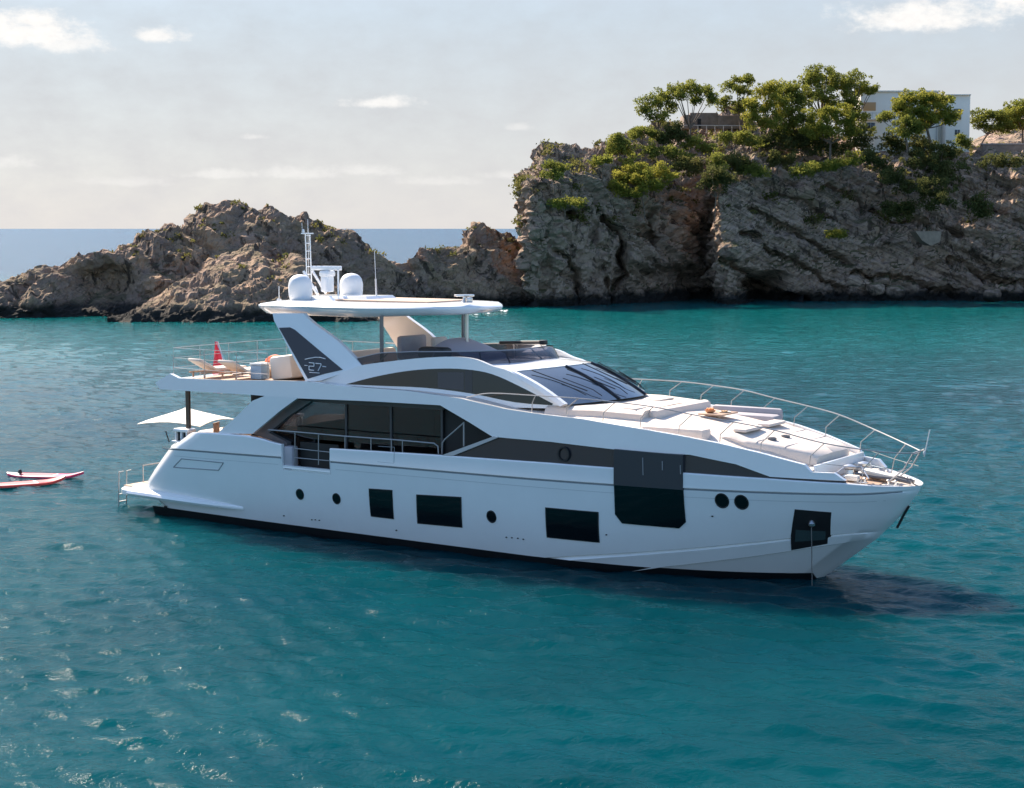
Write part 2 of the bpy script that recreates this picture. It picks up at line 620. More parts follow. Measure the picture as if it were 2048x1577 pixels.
# ------------------------------------------------------------------ sea
def build_sea():
    rng = np.random.RandomState(3)
    NR, NT = 900, 620
    r = np.concatenate([np.geomspace(19.0, 420.0, NR), np.geomspace(430.0, 60000.0, 60)])
    th = np.linspace(R(-30), R(30), NT)
    RR, TT = np.meshgrid(r, th, indexing='ij')
    X, Y = RR * np.sin(TT), RR * np.cos(TT)
    Z = np.zeros_like(X)
    dr = np.gradient(r)[:, None] * np.ones_like(X)
    wind = R(250.0)          # direction the chop runs
    gust = 0.75 + 0.5 * np.clip(fbm(np.stack([X.ravel() / 26, Y.ravel() / 26, np.zeros(X.size)], 1), 3).reshape(X.shape) * 1.6 + .3, 0, 1)
    DX, DY = np.zeros_like(X), np.zeros_like(X)
    for i in range(140):
        lam = 0.22 * (11.0 ** rng.rand())
        k = 2 * math.pi / lam
        d = wind + rng.normal() * R(25)
        amp = 0.0172 * (1.45 if .65 < lam < 1.5 else 1.0) * lam ** 0.75 / 5.0 * (0.6 + 0.8 * rng.rand())
        if lam > 1.8:
            amp *= .7
        fade = np.clip((lam / (dr * 2.6)) - 0.55, 0, 1)
        ph = k * (X * math.cos(d) + Y * math.sin(d)) + rng.rand() * 6.283
        Z += amp * fade * np.sin(ph)
        DX += amp * fade * math.cos(d) * np.cos(ph) * .5
        DY += amp * fade * math.sin(d) * np.cos(ph) * .5
    Z *= gust
    Z[NR:] = 0
    X2, Y2 = X + DX * gust, Y + DY * gust
    nr = len(r)
    V = np.stack([X2, Y2, Z], -1).reshape(-1, 3)
    # near fan, so the sheet also runs under and behind the camera
    idx = np.arange(nr * NT).reshape(nr, NT)
    q = np.stack([idx[:-1, :-1], idx[:-1, 1:], idx[1:, 1:], idx[1:, :-1]], -1).reshape(-1, 4)
    q = q[:, ::-1]
    me = bpy.data.meshes.new('sea')
    extra = [(-60000, -20000, -0.03), (60000, -20000, -0.03), (60000, 0, -.03), (-60000, 0, -.03)]
    # side and rear skirts
    a0, a1 = V[idx[0, 0]], V[idx[0, -1]]
    nV = len(V)
    th2 = np.linspace(R(30), R(330), 90)
    rr2 = np.concatenate([np.geomspace(19.0, 60000.0, 60)])
    R2, T2 = np.meshgrid(rr2, th2, indexing='ij')
    V2 = np.stack([R2 * np.sin(T2), R2 * np.cos(T2), np.zeros_like(R2)], -1).reshape(-1, 3)
    i2 = np.arange(60 * 90).reshape(60, 90) + nV
    q2 = np.stack([i2[:-1, :-1], i2[:-1, 1:], i2[1:, 1:], i2[1:, :-1]], -1).reshape(-1, 4)[:, ::-1]
    V3 = np.array([[0, 0, 0]])
    c = nV + len(V2)
    th3 = i2[0]
    tri = [(int(i2[0, k]), int(i2[0, k + 1]), c, c) for k in range(89)] + [(int(idx[0, k]), int(idx[0, k + 1]), c, c) for k in range(0, NT - 1)]
    VV = np.concatenate([V, V2, V3])
    faces = np.concatenate([q, q2])
    nf = len(faces)
    tri = np.array([(t[1], t[0], t[2]) for t in tri])
    me.vertices.add(len(VV))
    me.vertices.foreach_set('co', VV.astype(np.float32).ravel())
    me.loops.add(nf * 4 + len(tri) * 3)
    me.loops.foreach_set('vertex_index', np.concatenate([faces.ravel(), tri.ravel()]).astype(np.int32))
    me.polygons.add(nf + len(tri))
    me.polygons.foreach_set('loop_start', np.concatenate([np.arange(nf) * 4, nf * 4 + np.arange(len(tri)) * 3]).astype(np.int32))
    me.polygons.foreach_set('use_smooth', [True] * (nf + len(tri)))
    me.update(calc_edges=True)
    me.validate()
    o = bpy.data.objects.new('sea', me)
    COL.objects.link(o)
    o['kind'] = 'structure'
    o['label'] = 'rippled turquoise sea reaching to the horizon'

    m = bpy.data.materials.new('sea_water')
    m.use_nodes = True
    nt = m.node_tree
    N, L = nt.nodes, nt.links
    b = N['Principled BSDF']
    b.inputs['Roughness'].default_value = 0.05
    b.subsurface_method = 'BURLEY'
    b.inputs['Subsurface Weight'].default_value = 1.0
    b.inputs['Subsurface Radius'].default_value = (0.6, 1.0, 1.0)
    b.inputs['Subsurface Scale'].default_value = 3.0
    b.inputs['IOR'].default_value = 1.333
    geo = N.new('ShaderNodeNewGeometry')
    pos = geo.outputs['Position']
    sep = N.new('ShaderNodeSeparateXYZ')
    L.new(pos, sep.inputs[0])

    def noise(scale, detail, rough=.55, vec=pos, sx=1, sy=1):
        mp = N.new('ShaderNodeMapping')
        mp.inputs['Scale'].default_value = (scale * sx, scale * sy, 0.0)
        L.new(vec, mp.inputs[0])
        n = N.new('ShaderNodeTexNoise')
        n.inputs['Scale'].default_value = 1.0
        n.inputs['Detail'].default_value = detail
        n.inputs['Roughness'].default_value = rough
        L.new(mp.outputs[0], n.inputs['Vector'])
        return n.outputs['Fac']

    def mr(v, a, b_, c_, d_, smooth=True):
        n = N.new('ShaderNodeMapRange')
        if smooth:
            n.interpolation_type = 'SMOOTHSTEP'
        L.new(v, n.inputs[0])
        for i_, q_ in enumerate((a, b_, c_, d_)):
            n.inputs[i_ + 1].default_value = q_
        return n.outputs[0]

    def mixc(f, a, b_):
        n = N.new('ShaderNodeMix')
        n.data_type = 'RGBA'
        if isinstance(f, float):
            n.inputs[0].default_value = f
        else:
            L.new(f, n.inputs[0])
        for s_, v_ in ((6, a), (7, b_)):
            if isinstance(v_, tuple):
                n.inputs[s_].default_value = (*v_, 1)
            else:
                L.new(v_, n.inputs[s_])
        return n.outputs[2]

    # sea bed: pale sand shows as turquoise, weed as dark blue-green, deep water blue outside the bay
    bed = mixc(mr(noise(0.035, 4, .6), .42, .62, 0, 1), SEA_SAND, SEA_WEED)
    bed = mixc(mr(noise(0.16, 5, .6, sx=.5), .45, .75, 0, .6), bed, SEA_DEEP)
    shallow = mr(sep.outputs[1], 85.0, 150.0, 0, 0.85)
    bed = mixc(shallow, bed, SEA_SHALLOW)
    deep = mr(sep.outputs[1], 225.0, 380.0, 0, 1)
    bed = mixc(deep, bed, SEA_OPEN)
    L.new(bed, b.inputs['Base Color'])

    def madd(a, b_, k):
        n = N.new('ShaderNodeMath')
        n.operation = 'MULTIPLY_ADD'
        L.new(a, n.inputs[0])
        n.inputs[1].default_value = k
        if b_ is None:
            n.inputs[2].default_value = 0
        else:
            L.new(b_, n.inputs[2])
        return n.outputs[0]
    h = madd(noise(1.6, 3, .55, sx=.8), None, 0.10)
    h = madd(noise(4.3, 4, .6, sx=.8), h, 0.055)
    h = madd(noise(11.0, 3, .6, sx=.8), h, 0.022)
    h = madd(noise(0.45, 3, .5), h, 0.10)
    bp = N.new('ShaderNodeBump')
    bp.inputs['Strength'].default_value = SEA_BUMP
    bp.inputs['Distance'].default_value = 1.0
    L.new(h, bp.inputs['Height'])
    # unresolved wavelets far away still tilt the surface towards the sky
    cd = N.new('ShaderNodeVectorMath')
    cd.operation = 'LENGTH'
    L.new(pos, cd.inputs[0])
    k = mr(cd.outputs['Value'], 50.0, 300.0, 0.05, 0.65)
    L.new(mr(cd.outputs['Value'], 40.0, 130.0, 0.038, 0.16), b.inputs['Specular IOR Level'])
    nn = N.new('ShaderNodeTexNoise')
    nn.inputs['Scale'].default_value = 7.5
    nn.inputs['Detail'].default_value = 3
    L.new(pos, nn.inputs['Vector'])
    vs = N.new('ShaderNodeVectorMath')
    vs.operation = 'SUBTRACT'
    L.new(nn.outputs['Color'], vs.inputs[0])
    vs.inputs[1].default_value = (.5, .5, .5)
    vm = N.new('ShaderNodeVectorMath')
    vm.operation = 'MULTIPLY'
    L.new(vs.outputs[0], vm.inputs[0])
    vm.inputs[1].default_value = (1, 1, 0)
    vk = N.new('ShaderNodeVectorMath')
    vk.operation = 'SCALE'
    L.new(vm.outputs[0], vk.inputs[0])
    L.new(k, vk.inputs['Scale'])
    va = N.new('ShaderNodeVectorMath')
    va.operation = 'ADD'
    L.new(bp.outputs[0], va.inputs[0])
    L.new(vk.outputs[0], va.inputs[1])
    vn = N.new('ShaderNodeVectorMath')
    vn.operation = 'NORMALIZE'
    # seen this flat, mostly the wave faces turned to the shore show
    tl = N.new('ShaderNodeCombineXYZ')
    L.new(mr(cd.outputs['Value'], 150.0, 420.0, 0.0, -0.18), tl.inputs[1])
    vb = N.new('ShaderNodeVectorMath')
    vb.operation = 'ADD'
    L.new(va.outputs[0], vb.inputs[0])
    L.new(tl.outputs[0], vb.inputs[1])
    L.new(vb.outputs[0], vn.inputs[0])
    L.new(vn.outputs[0], b.inputs['Normal'])
    me.materials.append(m)
    return o


SEA_SAND = (0.0002, 0.043, 0.055)
SEA_WEED = (0.0001, 0.026, 0.035)
SEA_DEEP = (0.0002, 0.032, 0.049)
SEA_SHALLOW = (0.0010, 0.096, 0.100)
SEA_OPEN = (0.042, 0.074, 0.098)
SEA_BUMP = 0.65
sea = build_sea()
# ------------------------------------------------------------------ drape: an outline laid on a curved side, with thickness
def px_outline(pts, surf, sgn=-1):
    out = []
    for (a, b) in pts:
        p = onS(a, b, surf, sgn)
        out.append((p.x, p.z))
    return out


def drape(mb, xz, surf, proud=0.0, thick=0.06, step=0.35, sgn=-1):
    bm = bmesh.new()
    vs = [bm.verts.new((x, 0, z)) for (x, z) in xz]
    for tri in tessellate_polygon([[Vector((x, z, 0)) for (x, z) in xz]]):
        try:
            bm.faces.new([vs[k] for k in tri])
        except ValueError:
            pass
    x0, x1 = min(p[0] for p in xz), max(p[0] for p in xz)
    z0, z1 = min(p[1] for p in xz), max(p[1] for p in xz)
    k = x0 + step
    while k < x1 - 1e-3:
        bmesh.ops.bisect_plane(bm, geom=bm.verts[:] + bm.edges[:] + bm.faces[:], plane_co=(k, 0, 0), plane_no=(1, 0, 0), dist=1e-5)
        k += step
    k = z0 + step
    while k < z1 - 1e-3:
        bmesh.ops.bisect_plane(bm, geom=bm.verts[:] + bm.edges[:] + bm.faces[:], plane_co=(0, 0, k), plane_no=(0, 0, 1), dist=1e-5)
        k += step
    bm.verts.index_update()
    front = []
    back = []
    for v in bm.verts:
        y = surf(v.co.x, v.co.z) + proud
        front.append((v.co.x, sgn * y, v.co.z))
        back.append((v.co.x, sgn * (y - thick), v.co.z))
    n = len(front)
    fs = [tuple(v.index for v in f.verts) for f in bm.faces]
    fs2 = [tuple(i + n for i in reversed(f)) for f in fs]
    side = []
    for e in bm.edges:
        if len(e.link_faces) == 1:
            a, b = e.verts[0].index, e.verts[1].index
            side.append((a, b, b + n, a + n))
    bm.free()
    mb.add(front + back, fs + fs2 + side)
    return mb


def strip(mb, xs, zlo, zhi, surf, proud, thick, nz=1):
    """long narrow band on the side, from x list"""
    rows = []
    for x in xs:
        a, b = zlo(x), zhi(x)
        zz = [lerp(a, b, k / nz) for k in range(nz + 1)]
        rows.append([(x, -(surf(x, z) + proud), z) for z in zz] + [(x, -(surf(x, z) + proud - thick), z) for z in reversed(zz)])
    mb.loft(rows, close_u=True, caps=True)
    return mb


yacht = empty("motor_yacht", (BX, BY, 0), -BA, "large white motor yacht with dark window bands anchored in the turquoise bay", "yacht")


def part(mb, name, m, parent=None, **k):
    return mb.build(name, m, parent or yacht, **k)


def pair(mb, name, m, parent=None, **k):
    """the starboard piece and its port twin"""
    a = part(mb, name, m, parent, **k)
    m2 = MB()
    m2.v = [(x, -y, z) for (x, y, z) in mb.v]
    m2.f = [tuple(reversed(q)) for q in mb.f]
    part(m2, name, m, parent, **k)
    return a


def onboard(name, b, label, cat, group=None, rz=0.0):
    """a thing of its own that stands on or hangs from the yacht, base at boat point b"""
    w = YACHT_M @ Vector(b)
    return empty(name, w, -BA + rz, label, cat, group)


# ---------------------------------------------------------------- hull
def zA(x):
    return max(-0.30, interp(x, [14, 17.9, 20.1, 21.5, 23.9, 25.1, 25.8], [-0.30, 0.34, 0.66, 0.87, 1.27, 1.40, 1.44]))


def zB(x):
    return max(-0.45, interp(x, [17.5, 20.4, 22.7, 23.8, 24.6, 25.4], [-0.45, 0.22, 0.66, 0.89, 1.05, 1.2]))


def ztop(x):
    if x < 7.72:
        return interp(x, [2.45, 3.0, 3.48, 3.62, 3.8, 4.6, 6.2, 6.9, 7.3, 7.72], [2.40, 2.46, 2.50, 2.80, 2.87, 2.93, 2.95, 2.90, 2.82, 2.78])
    if x < 9.60:
        return 2.14
    return interp(x, [9.6, 13.8, 17.3, 19.3, 21.3, 23.4, 25.2, 25.9, 26.75], [2.79, 2.89, 2.94, 2.94, 2.93, 2.89, 2.82, 2.76, 2.70])


def build_hull():
    def row(zf, off=0.0):
        r = []
        for t in TS:
            z = zf(10.0)
            x = 10.0
            for _ in range(14):
                xb = interp(z, STEM_Z, STEM_X)
                xs = interp(z, STERN_Z, STERN_X)
                x = xb - (xb - xs) * t
                z = zf(x)
            x2 = 26.5 - (26.5 - 2.35) * t
            w_ = sst(4.0, 6.0, x2) * (1 - sst(12.0, 15.0, x2))
            x = lerp(x, x2, w_)
            z = zf(x)
            h = max(hb(x, z) - off * min(1.0, (xb - x) / 0.6), 0.0)
            d = x - xs
            rr = 0.95
            if d < rr:
                h = h - rr + math.sqrt(max(0, rr * rr - (rr - d) ** 2))
            if t == 0:
                h = 0.0
            r.append((x, -h, z))
        r.append((r[-1][0], 0.0, r[-1][2]))
        return r
    xs_edges = [7.712, 7.728, 9.592, 9.608]
    base = [i / 110.0 for i in range(111)]
    base += [0.003, 0.006, 0.013, 0.022]
    base += [(26.5 - e) / (26.5 - 2.35) for e in xs_edges]
    base += [1 - q for q in (0.0005, 0.002, 0.004, 0.007, 0.012, 0.018, 0.024, 0.032)]
    TS = sorted(base)
    rows = [row(lambda x: -0.9), row(lambda x: -0.6), row(zB, 0.06), row(lambda x: zB(x) + 0.015, 0.0),
            row(lambda x: lerp(zB(x), zA(x), .85), 0.0), row(lambda x: zA(x) - 0.01, 0.075), row(lambda x: zA(x) + 0.02, 0.0)]
    for q in (0.12, 0.25, 0.4, 0.55, 0.7, 0.85, 0.95):
        rows.append(row(lambda x, q=q: lerp(zA(x), zrh(x) - 0.05, q)))
    rows.append(row(lambda x: zrh(x) - 0.035))
    rows.append(row(lambda x: zrh(x) - 0.02, 0.04))
    rows.append(row(lambda x: zrh(x) + 0.02, 0.04))
    rows.append(row(lambda x: zrh(x) + 0.035, -0.02))
    for q in (0.35, 0.7, 0.93):
        rows.append(row(lambda x, q=q: lerp(zrh(x) + .035, ztop(x), q), -0.005))
    rows.append(row(ztop, 0.02))
    rows.append(row(ztop, 0.12))
    rows.append(row(lambda x: max(1.95, ztop(x) - 0.12) if x > 24.6 else 1.95, 0.16))
    mb = MB()
    mb.loft(rows)
    mb.mirror()
    h = part(mb, 'hull', HULLW, sharp=28)
    # shadow line of the rub rail groove, put into a grey strip
    mb = MB()
    xs = [2.55 + i * 0.25 for i in range(96)] + [26.4]
    for run in ([x for x in xs if x < GATE0 - .1] + [GATE0 - .03], [GATE1 + .03] + [x for x in xs if GATE1 + .1 < x < 26.5]):
        strip(mb, run, lambda x: zr(x) - 0.03, lambda x: zr(x) + 0.012, hb, -0.012, 0.03)
    mb.mirror()
    part(mb, 'rub_rail_shadow', GROOVE)
    mb = MB()
    for run in ([x for x in xs if 2.9 < x < GATE0 - .1], [x for x in xs if GATE1 + .1 < x < 26.1]):
        strip(mb, run, lambda x: zr(x) - 0.225, lambda x: zr(x) - 0.21, hb, 0.003, 0.02)
    mb.mirror()
    part(mb, 'side_crease', mat('crease_grey', (.52, .53, .54), .4))
    # antifouling line
    mb = MB()
    xs = [1.68 + i * 0.25 for i in range(90)] + [23.95]
    strip(mb, [x for x in xs if x < 24.05], lambda x: -0.4, lambda x: interp(x, [1.6, 10, 24], [0.27, 0.23, 0.17]),
          lambda x, z: hb(x, z) - (0.0 if z > zB(x) + .02 else 0.05 * min(1, (24.1 - x))), 0.022, 0.05, nz=8)
    mb.mirror()
    part(mb, 'boot_stripe', BOOT)
    # stem guard
    mb = MB()
    mb.tube([(26.37, 0, 2.13), (26.22, 0, 1.85), (26.06, 0, 1.52)], 0.035)
    part(mb, 'stem_guard', BLACKM)
    return h


hull = build_hull()


def build_platform():
    mb = MB()
    rows = []
    for (z, off) in ((0.50, 0.10), (0.56, 0.0), (0.70, 0.0), (0.76, 0.06)):
        r = []
        xs0, yw = -0.10 + off, 2.85 - off
        rad = 0.75
        for k in range(9):
            t = math.pi / 2 * k / 8
            r.append((xs0 + rad - rad * math.cos(t), -yw + rad - rad * math.sin(t), z))
        r.append((2.3, -yw, z))
        r += [(x, -y, zz) for (x, y, zz) in reversed(r)]
        rows.append(r)
    mb.loft(rows, close_u=True, caps=True)
    p = part(mb, 'swim_platform', WHITE)
    mb = MB()
    mb.box((1.0, 0, 0.775), (1.9, 4.9, 0.02))
    part(mb, 'platform_teak', TEAK, p)
    # tapering wing at the side
    mb = MB()
    rows = []
    for i in range(24):
        x = 0.9 + 4.95 * i / 23
        d = 0.30 * (1 - ((x - 0.9) / 4.95) ** 2.2) + 0.01
        zc = lerp(0.70, 0.60, (x - .9) / 4.95)
        h0 = hb(x, zc) - 0.1 if x > 2.3 else 2.75
        hh = 0.12 * (1 - 0.6 * ((x - .9) / 4.95) ** 3)
        rows.append([(x, -h0, zc - hh), (x, -(h0 + .1 + d * .75), zc - hh), (x, -(h0 + .1 + d), zc - hh * .2), (x, -(h0 + .1 + d * .85), zc + hh * .5), (x, -(h0 + .1 + d * .3), zc + hh), (x, -h0, zc + hh * 1.5)])
    mb.loft(rows, close_u=True, caps=True)
    mb.mirror()
    part(mb, 'platform_wing', WHITE)
    # ladder
    mb = MB()
    for y in (-2.45, -2.10):
        mb.tube([(0.05, y, 1.25), (-0.16, y, 1.20), (-0.18, y, 0.8), (-0.22, y, -0.5)], 0.018)
    for z in (0.45, 0.2, -0.05):
        mb.box((-0.2, -2.275, z), (0.07, 0.36, 0.025))
    part(mb, 'boarding_ladder', RAILM)
    mb = MB()
    for y in (-1.6, -0.8, 0.2):
        mb.tube([(0.1, y, 0.76), (0.1, y, 1.35)], 0.018)
    mb.tube([(0.1, -1.6, 1.35), (0.1, 0.2, 1.35)], 0.018)
    part(mb, 'platform_rail', RAILM)


build_platform()


def outline_tube(pxs, surf, r, close=True, proud=0.0):
    P = [onS(a, b, surf) for (a, b) in pxs]
    P = [(p.x, p.y - proud, p.z) for p in P]
    if close:
        P.append(P[0])
    mb = MB()
    for i in range(len(P) - 1):
        mb.tube([P[i], P[i + 1]], r, 6)
    return mb


part(outline_tube([(363, 918), (447, 926), (437, 941), (347, 935)], hb, 0.018), 'hatch_seam', GROOVE)


def hull_window(px, label=None, name='hull_window'):
    xz = px_outline(px, hb)
    cx_ = sum(p[0] for p in xz) / len(xz)
    cz_ = sum(p[1] for p in xz) / len(xz)
    big = [(cx_ + (x - cx_) * 1.045, cz_ + (z - cz_) * 1.06) for (x, z) in xz]
    fr = part(drape(MB(), big, hb, 0.018, 0.05), name, BLACKM)
    part(drape(MB(), xz, hb, 0.022, 0.03), 'pane', BLACK, fr)
    if label:
        fr['label'] = label
    return fr


hull_window([(739, 979), (784, 982), (787, 1037), (743, 1032)])
hull_window([(835, 991), (921, 996), (923, 1054), (837, 1046)])
hull_window([(1093, 1017), (1195, 1026), (1197, 1084), (1096, 1074)])


def porthole(px, py, r):
    c = onS(px, py, hb)
    e = 0.05
    tx = Vector((2 * e, -(hb(c.x + e, c.z) - hb(c.x - e, c.z)), 0)).normalized()
    tz = Vector((0, -(hb(c.x, c.z + e) - hb(c.x, c.z - e)), 2 * e)).normalized()
    n = tx.cross(tz).normalized()
    if n.y > 0:
        n = -n
    def ring(rr, d):
        return [tuple(Vector(c) + tx * rr * math.cos(t) + tz * rr * 1.12 * math.sin(t) + n * d) for t in [2 * math.pi * k / 24 for k in range(24)]]
    mb = MB()
    mb.loft([ring(r * 1.02, -0.06), ring(r, 0.012), ring(r * 0.9, 0.016), ring(r * 0.84, 0.002)], close_u=True, caps=True)
    o = part(mb, 'porthole', BLACKM)
    mb = MB()
    mb.loft([ring(r * 0.82, -0.01), ring(r * 0.82, 0.006)], close_u=True, caps=True)
    part(mb, 'pane', BLACK, o)


for (a, b, r) in ((600, 989, .155), (673, 998, .155), (983, 1034, .165), (1444, 1002, .19), (1483, 1005, .19)):
    porthole(a, b, r)

# anchor pocket in the bow side
pk = px_outline([(1590, 1019), (1663, 1025), (1661, 1074), (1656, 1076), (1655, 1088), (1583, 1101), (1582, 1072)], hb)
ap = part(drape(MB(), pk, hb, 0.01, 0.06, step=.2), 'anchor_pocket', BLACKM)
ap['label'] = 'dark anchor recess with a polished steel plate in the bow'
part(drape(MB(), px_outline([(1592, 1060), (1652, 1063), (1651, 1080), (1590, 1084)], hb), hb, 0.02, 0.03, step=.2), 'wear_plate', mat('dull_plate', (0.10, 0.15, 0.15), 0.25, metal=.6), ap)
mb = MB()
_p = onS(1624, 1047, hb)
mb.lathe([(0.02, -.10), (0.09, -.06), (0.1, 0), (0.06, .06), (0.02, .1)], (_p.x, _p.y - 0.02, _p.z), 12)
part(mb, 'anchor_head', STEEL, ap)
mb = MB()
mb.tube([tuple(_p + Vector((0, -.05, 0))), tuple(_p + Vector((0.03, -.06, -.6))), tuple(_p + Vector((0.05, -.07, -1.2))), tuple(_p + Vector((.07, -.08, -1.75)))], 0.013, 6)
part(mb, 'anchor_chain', mat('chain_steel', (0.16, 0.15, 0.15), 0.5, metal=.6))

# drain outlets and fittings
for (a, b) in ((568, 1032), (624, 1040), (631, 1040), (639, 1041), (1013, 1075), (1024, 1076), (1036, 1077), (1047, 1079), (793, 1061), (1213, 1070), (1425, 1033), (331, 1014), (435, 1014)):
    p = onS(a, b, hb)
    r_ = .035 if b != 1014 else .06
    mb = MB()
    mb.box(tuple(p), (r_ * 1.4, .06, r_), bev=.012)
    part(mb, 'drain_outlet', BLACKM)
for k, (a0, b0, a1, b1) in enumerate(((1735, 970, 1786, 973), (1742, 976, 1793, 978), (1750, 982, 1795, 982))):
    P = [onS(lerp(a0, a1, t), lerp(b0, b1, t), lambda x, z: hb(x, 2.45) - .0) for t in (0, .25, .5, .75, 1)]
    mb = MB()
    mb.tube([(p.x, p.y - .012, p.z) for p in P], 0.022, 6)
    part(mb, 'bow_vent', GROOVE)

# ---------------------------------------------------------------- decks
def deck_sheet(x0, x1, zf, wf, n=40, th=0.06):
    rows = []
    for i in range(n + 1):
        x = lerp(x0, x1, i / n)
        w, z = wf(x), zf(x)
        rows.append([(x, -w, z), (x, -w * .5, z + .01), (x, 0, z + .015), (x, w * .5, z + .01), (x, w, z), (x, w, z - th), (x, -w, z - th)])
    return MB().loft(rows, close_u=True, caps=True)


part(deck_sheet(2.9, 16.5, lambda x: 2.0, lambda x: hb(x, 2.2) - 0.17), 'main_deck', TEAK)
part(deck_sheet(23.3, 26.55, lambda x: ztop(x) - 0.09, lambda x: max(0.05, hb(x, 2.45) - 0.20), n=24), 'bow_deck', DECKW)
part(deck_sheet(23.0, 25.75, lambda x: ztop(x) - 0.065, lambda x: max(0.05, 0.72 * hb(x, 2.45) - 0.24), n=20, th=.02), 'bow_teak', TEAK)

# dark window band along the raised bow
band = [(886, 912), (985, 873), (1100, 883), (1235, 899), (1380, 909), (1472, 928), (1542, 955), (1690, 963.5), (1690, 967), (1540, 961), (1370, 949), (1230, 941), (1100, 930)]
bo = part(drape(MB(), px_outline(band, wb), wb, -0.05, 0.06), 'window_band', DARK)
# grey sill line at its aft end
mb = MB()
a_, b_ = onS(884, 911, wb), onS(988, 873, wb)
c_ = onS(996, 876, wb)
drape(mb, [(a_.x, a_.z), (b_.x, b_.z), (c_.x, c_.z), (a_.x + .35, a_.z)], wb, 0.02, 0.12)
part(mb, 'sill_trim', mat('pale_trim', (.5, .47, .45), .4), bo)
# round port in the band
p = onS(1127, 909, wb)
mb = MB()
prof = [(0.17, 0), (0.19, .02), (0.19, .05), (0.15, .05), (0.14, 0)]
vs = []
rows = []
for (r_, d_) in prof:
    rows.append([(p.x + r_ * math.cos(t), p.y - d_ + .04, p.z + r_ * 1.1 * math.sin(t)) for t in [2 * math.pi * k / 20 for k in range(20)]])
mb.loft(rows, close_u=True)
part(mb, 'porthole_rim', BLACKM, bo)

# tall owner-cabin window standing proud of the side
cw_low = px_outline([(1229, 968), (1367, 978), (1372, 1045), (1359, 1057), (1245, 1047), (1231, 1029)], hb)
cw_up = px_outline([(1231, 898), (1369, 910), (1367, 980), (1229, 970)], wb)
cw = part(drape(MB(), cw_up, lambda x, z: hb(x, 2.45), 0.05, 0.16), 'cabin_window', mat('dark_panel', (0.03, 0.033, 0.042), 0.35))
cw['label'] = 'tall dark cabin window breaking down through the hull side'
part(drape(MB(), cw_low, hb, 0.03, 0.10), 'lower_pane', BLACK, cw)
for (a, b0, b1) in ((1289, 915, 950), (1328, 922, 940), (1364, 930, 948)):
    p0, p1 = onS(a, b0, wb), onS(a, b1, wb)
    mb = MB()
    mb.tube([(p0.x, -hb(p0.x, 2.45) - .06, p0.z), (p1.x, -hb(p1.x, 2.45) - .06, p1.z)], 0.014, 6)
    part(mb, 'pane_seam', mat('seam_grey', (.25, .25, .26), .4), cw)

# ---------------------------------------------------------------- sweeping side wing (aft overhang down to the bow)
wing_top = [(310, 766), (340, 748), (358, 757), (450, 761), (560, 762), (612, 763), (690, 773), (760, 778), (813, 782), (919, 797), (1008, 818), (1080, 829), (1160, 838), (1280, 858), (1360, 872), (1437, 887), (1518, 906), (1608, 930), (1622, 945), (1668, 947), (1690, 962)]
wing_low = [(1540, 954), (1472, 929), (1380, 910), (1235, 900), (1100, 884), (985, 874), (935, 843), (880, 811), (740, 803), (590, 797), (500, 790), (320, 779)]
side_wing_xz = px_outline(wing_top + wing_low, wb)
mb = drape(MB(), side_wing_xz, wb, 0.0, 0.14)
pair(mb, 'side_wing', WHITE, sharp=30, bevel=0.012)

WT = sorted(px_outline(wing_top[7:18], wb))
WTX, WTZ = [p[0] for p in WT], [p[1] for p in WT]


def zwing(x):
    return interp(x, WTX, WTZ)


# walkway ledge between wing and deckhouse, then the raised foredeck
rows = []
for i in range(60):
    x = lerp(9.4, 24.4, i / 59)
    z = zwing(x) - lerp(0.05, 0.16, sst(14, 17, x))
    w = wb(x, 3.5) - 0.10
    zc = z + lerp(0.0, 0.30, sst(15.5, 18.0, x)) * (1 - sst(22.5, 24.3, x))
    rows.append([(x, -w, z), (x, -w * .78, z + .02), (x, -w * .62, lerp(z, zc, .8)), (x, 0, zc + .03), (x, w * .62, lerp(z, zc, .8)), (x, w * .78, z + .02), (x, w, z), (x, w, z - .08), (x, -w, z - .08)])
part(MB().loft(rows, close_u=True, caps=True), 'foredeck', DECKW, sharp=50)
# front face closing the raised deck towards the bow well
mb = MB()
mb.box((24.42, 0, 2.98), (0.08, 3.3, 0.5), bev=.02)
part(mb, 'foredeck_riser', WHITE)

# fly deck slab
rows = []
for i in range(50):
    x = lerp(2.55, 15.0, i / 49)
    w = (wb(max(x, 2.6), 3.5) - 0.12) * (1.0 if x > 3.2 else lerp(.94, 1, (x - 2.55) / .65))
    if x > 9.2:
        w = min(w, yc(x, 4.5) - 0.14)
    zb_ = 4.22 if x > 3.4 else lerp(4.38, 4.22, (x - 2.55) / .85)
    rows.append([(x, -w, zb_), (x, -w, 4.49), (x, 0, 4.51), (x, w, 4.49), (x, w, zb_)])
part(MB().loft(rows, close_u=True, caps=True), 'fly_deck', WHITE, sharp=30)
part(deck_sheet(3.3, 13.5, lambda x: 4.525, lambda x: (wb(x, 3.5) - .35) if x < 9.2 else yc(x, 4.5) - .3, n=30, th=.02), 'fly_teak', TEAK)

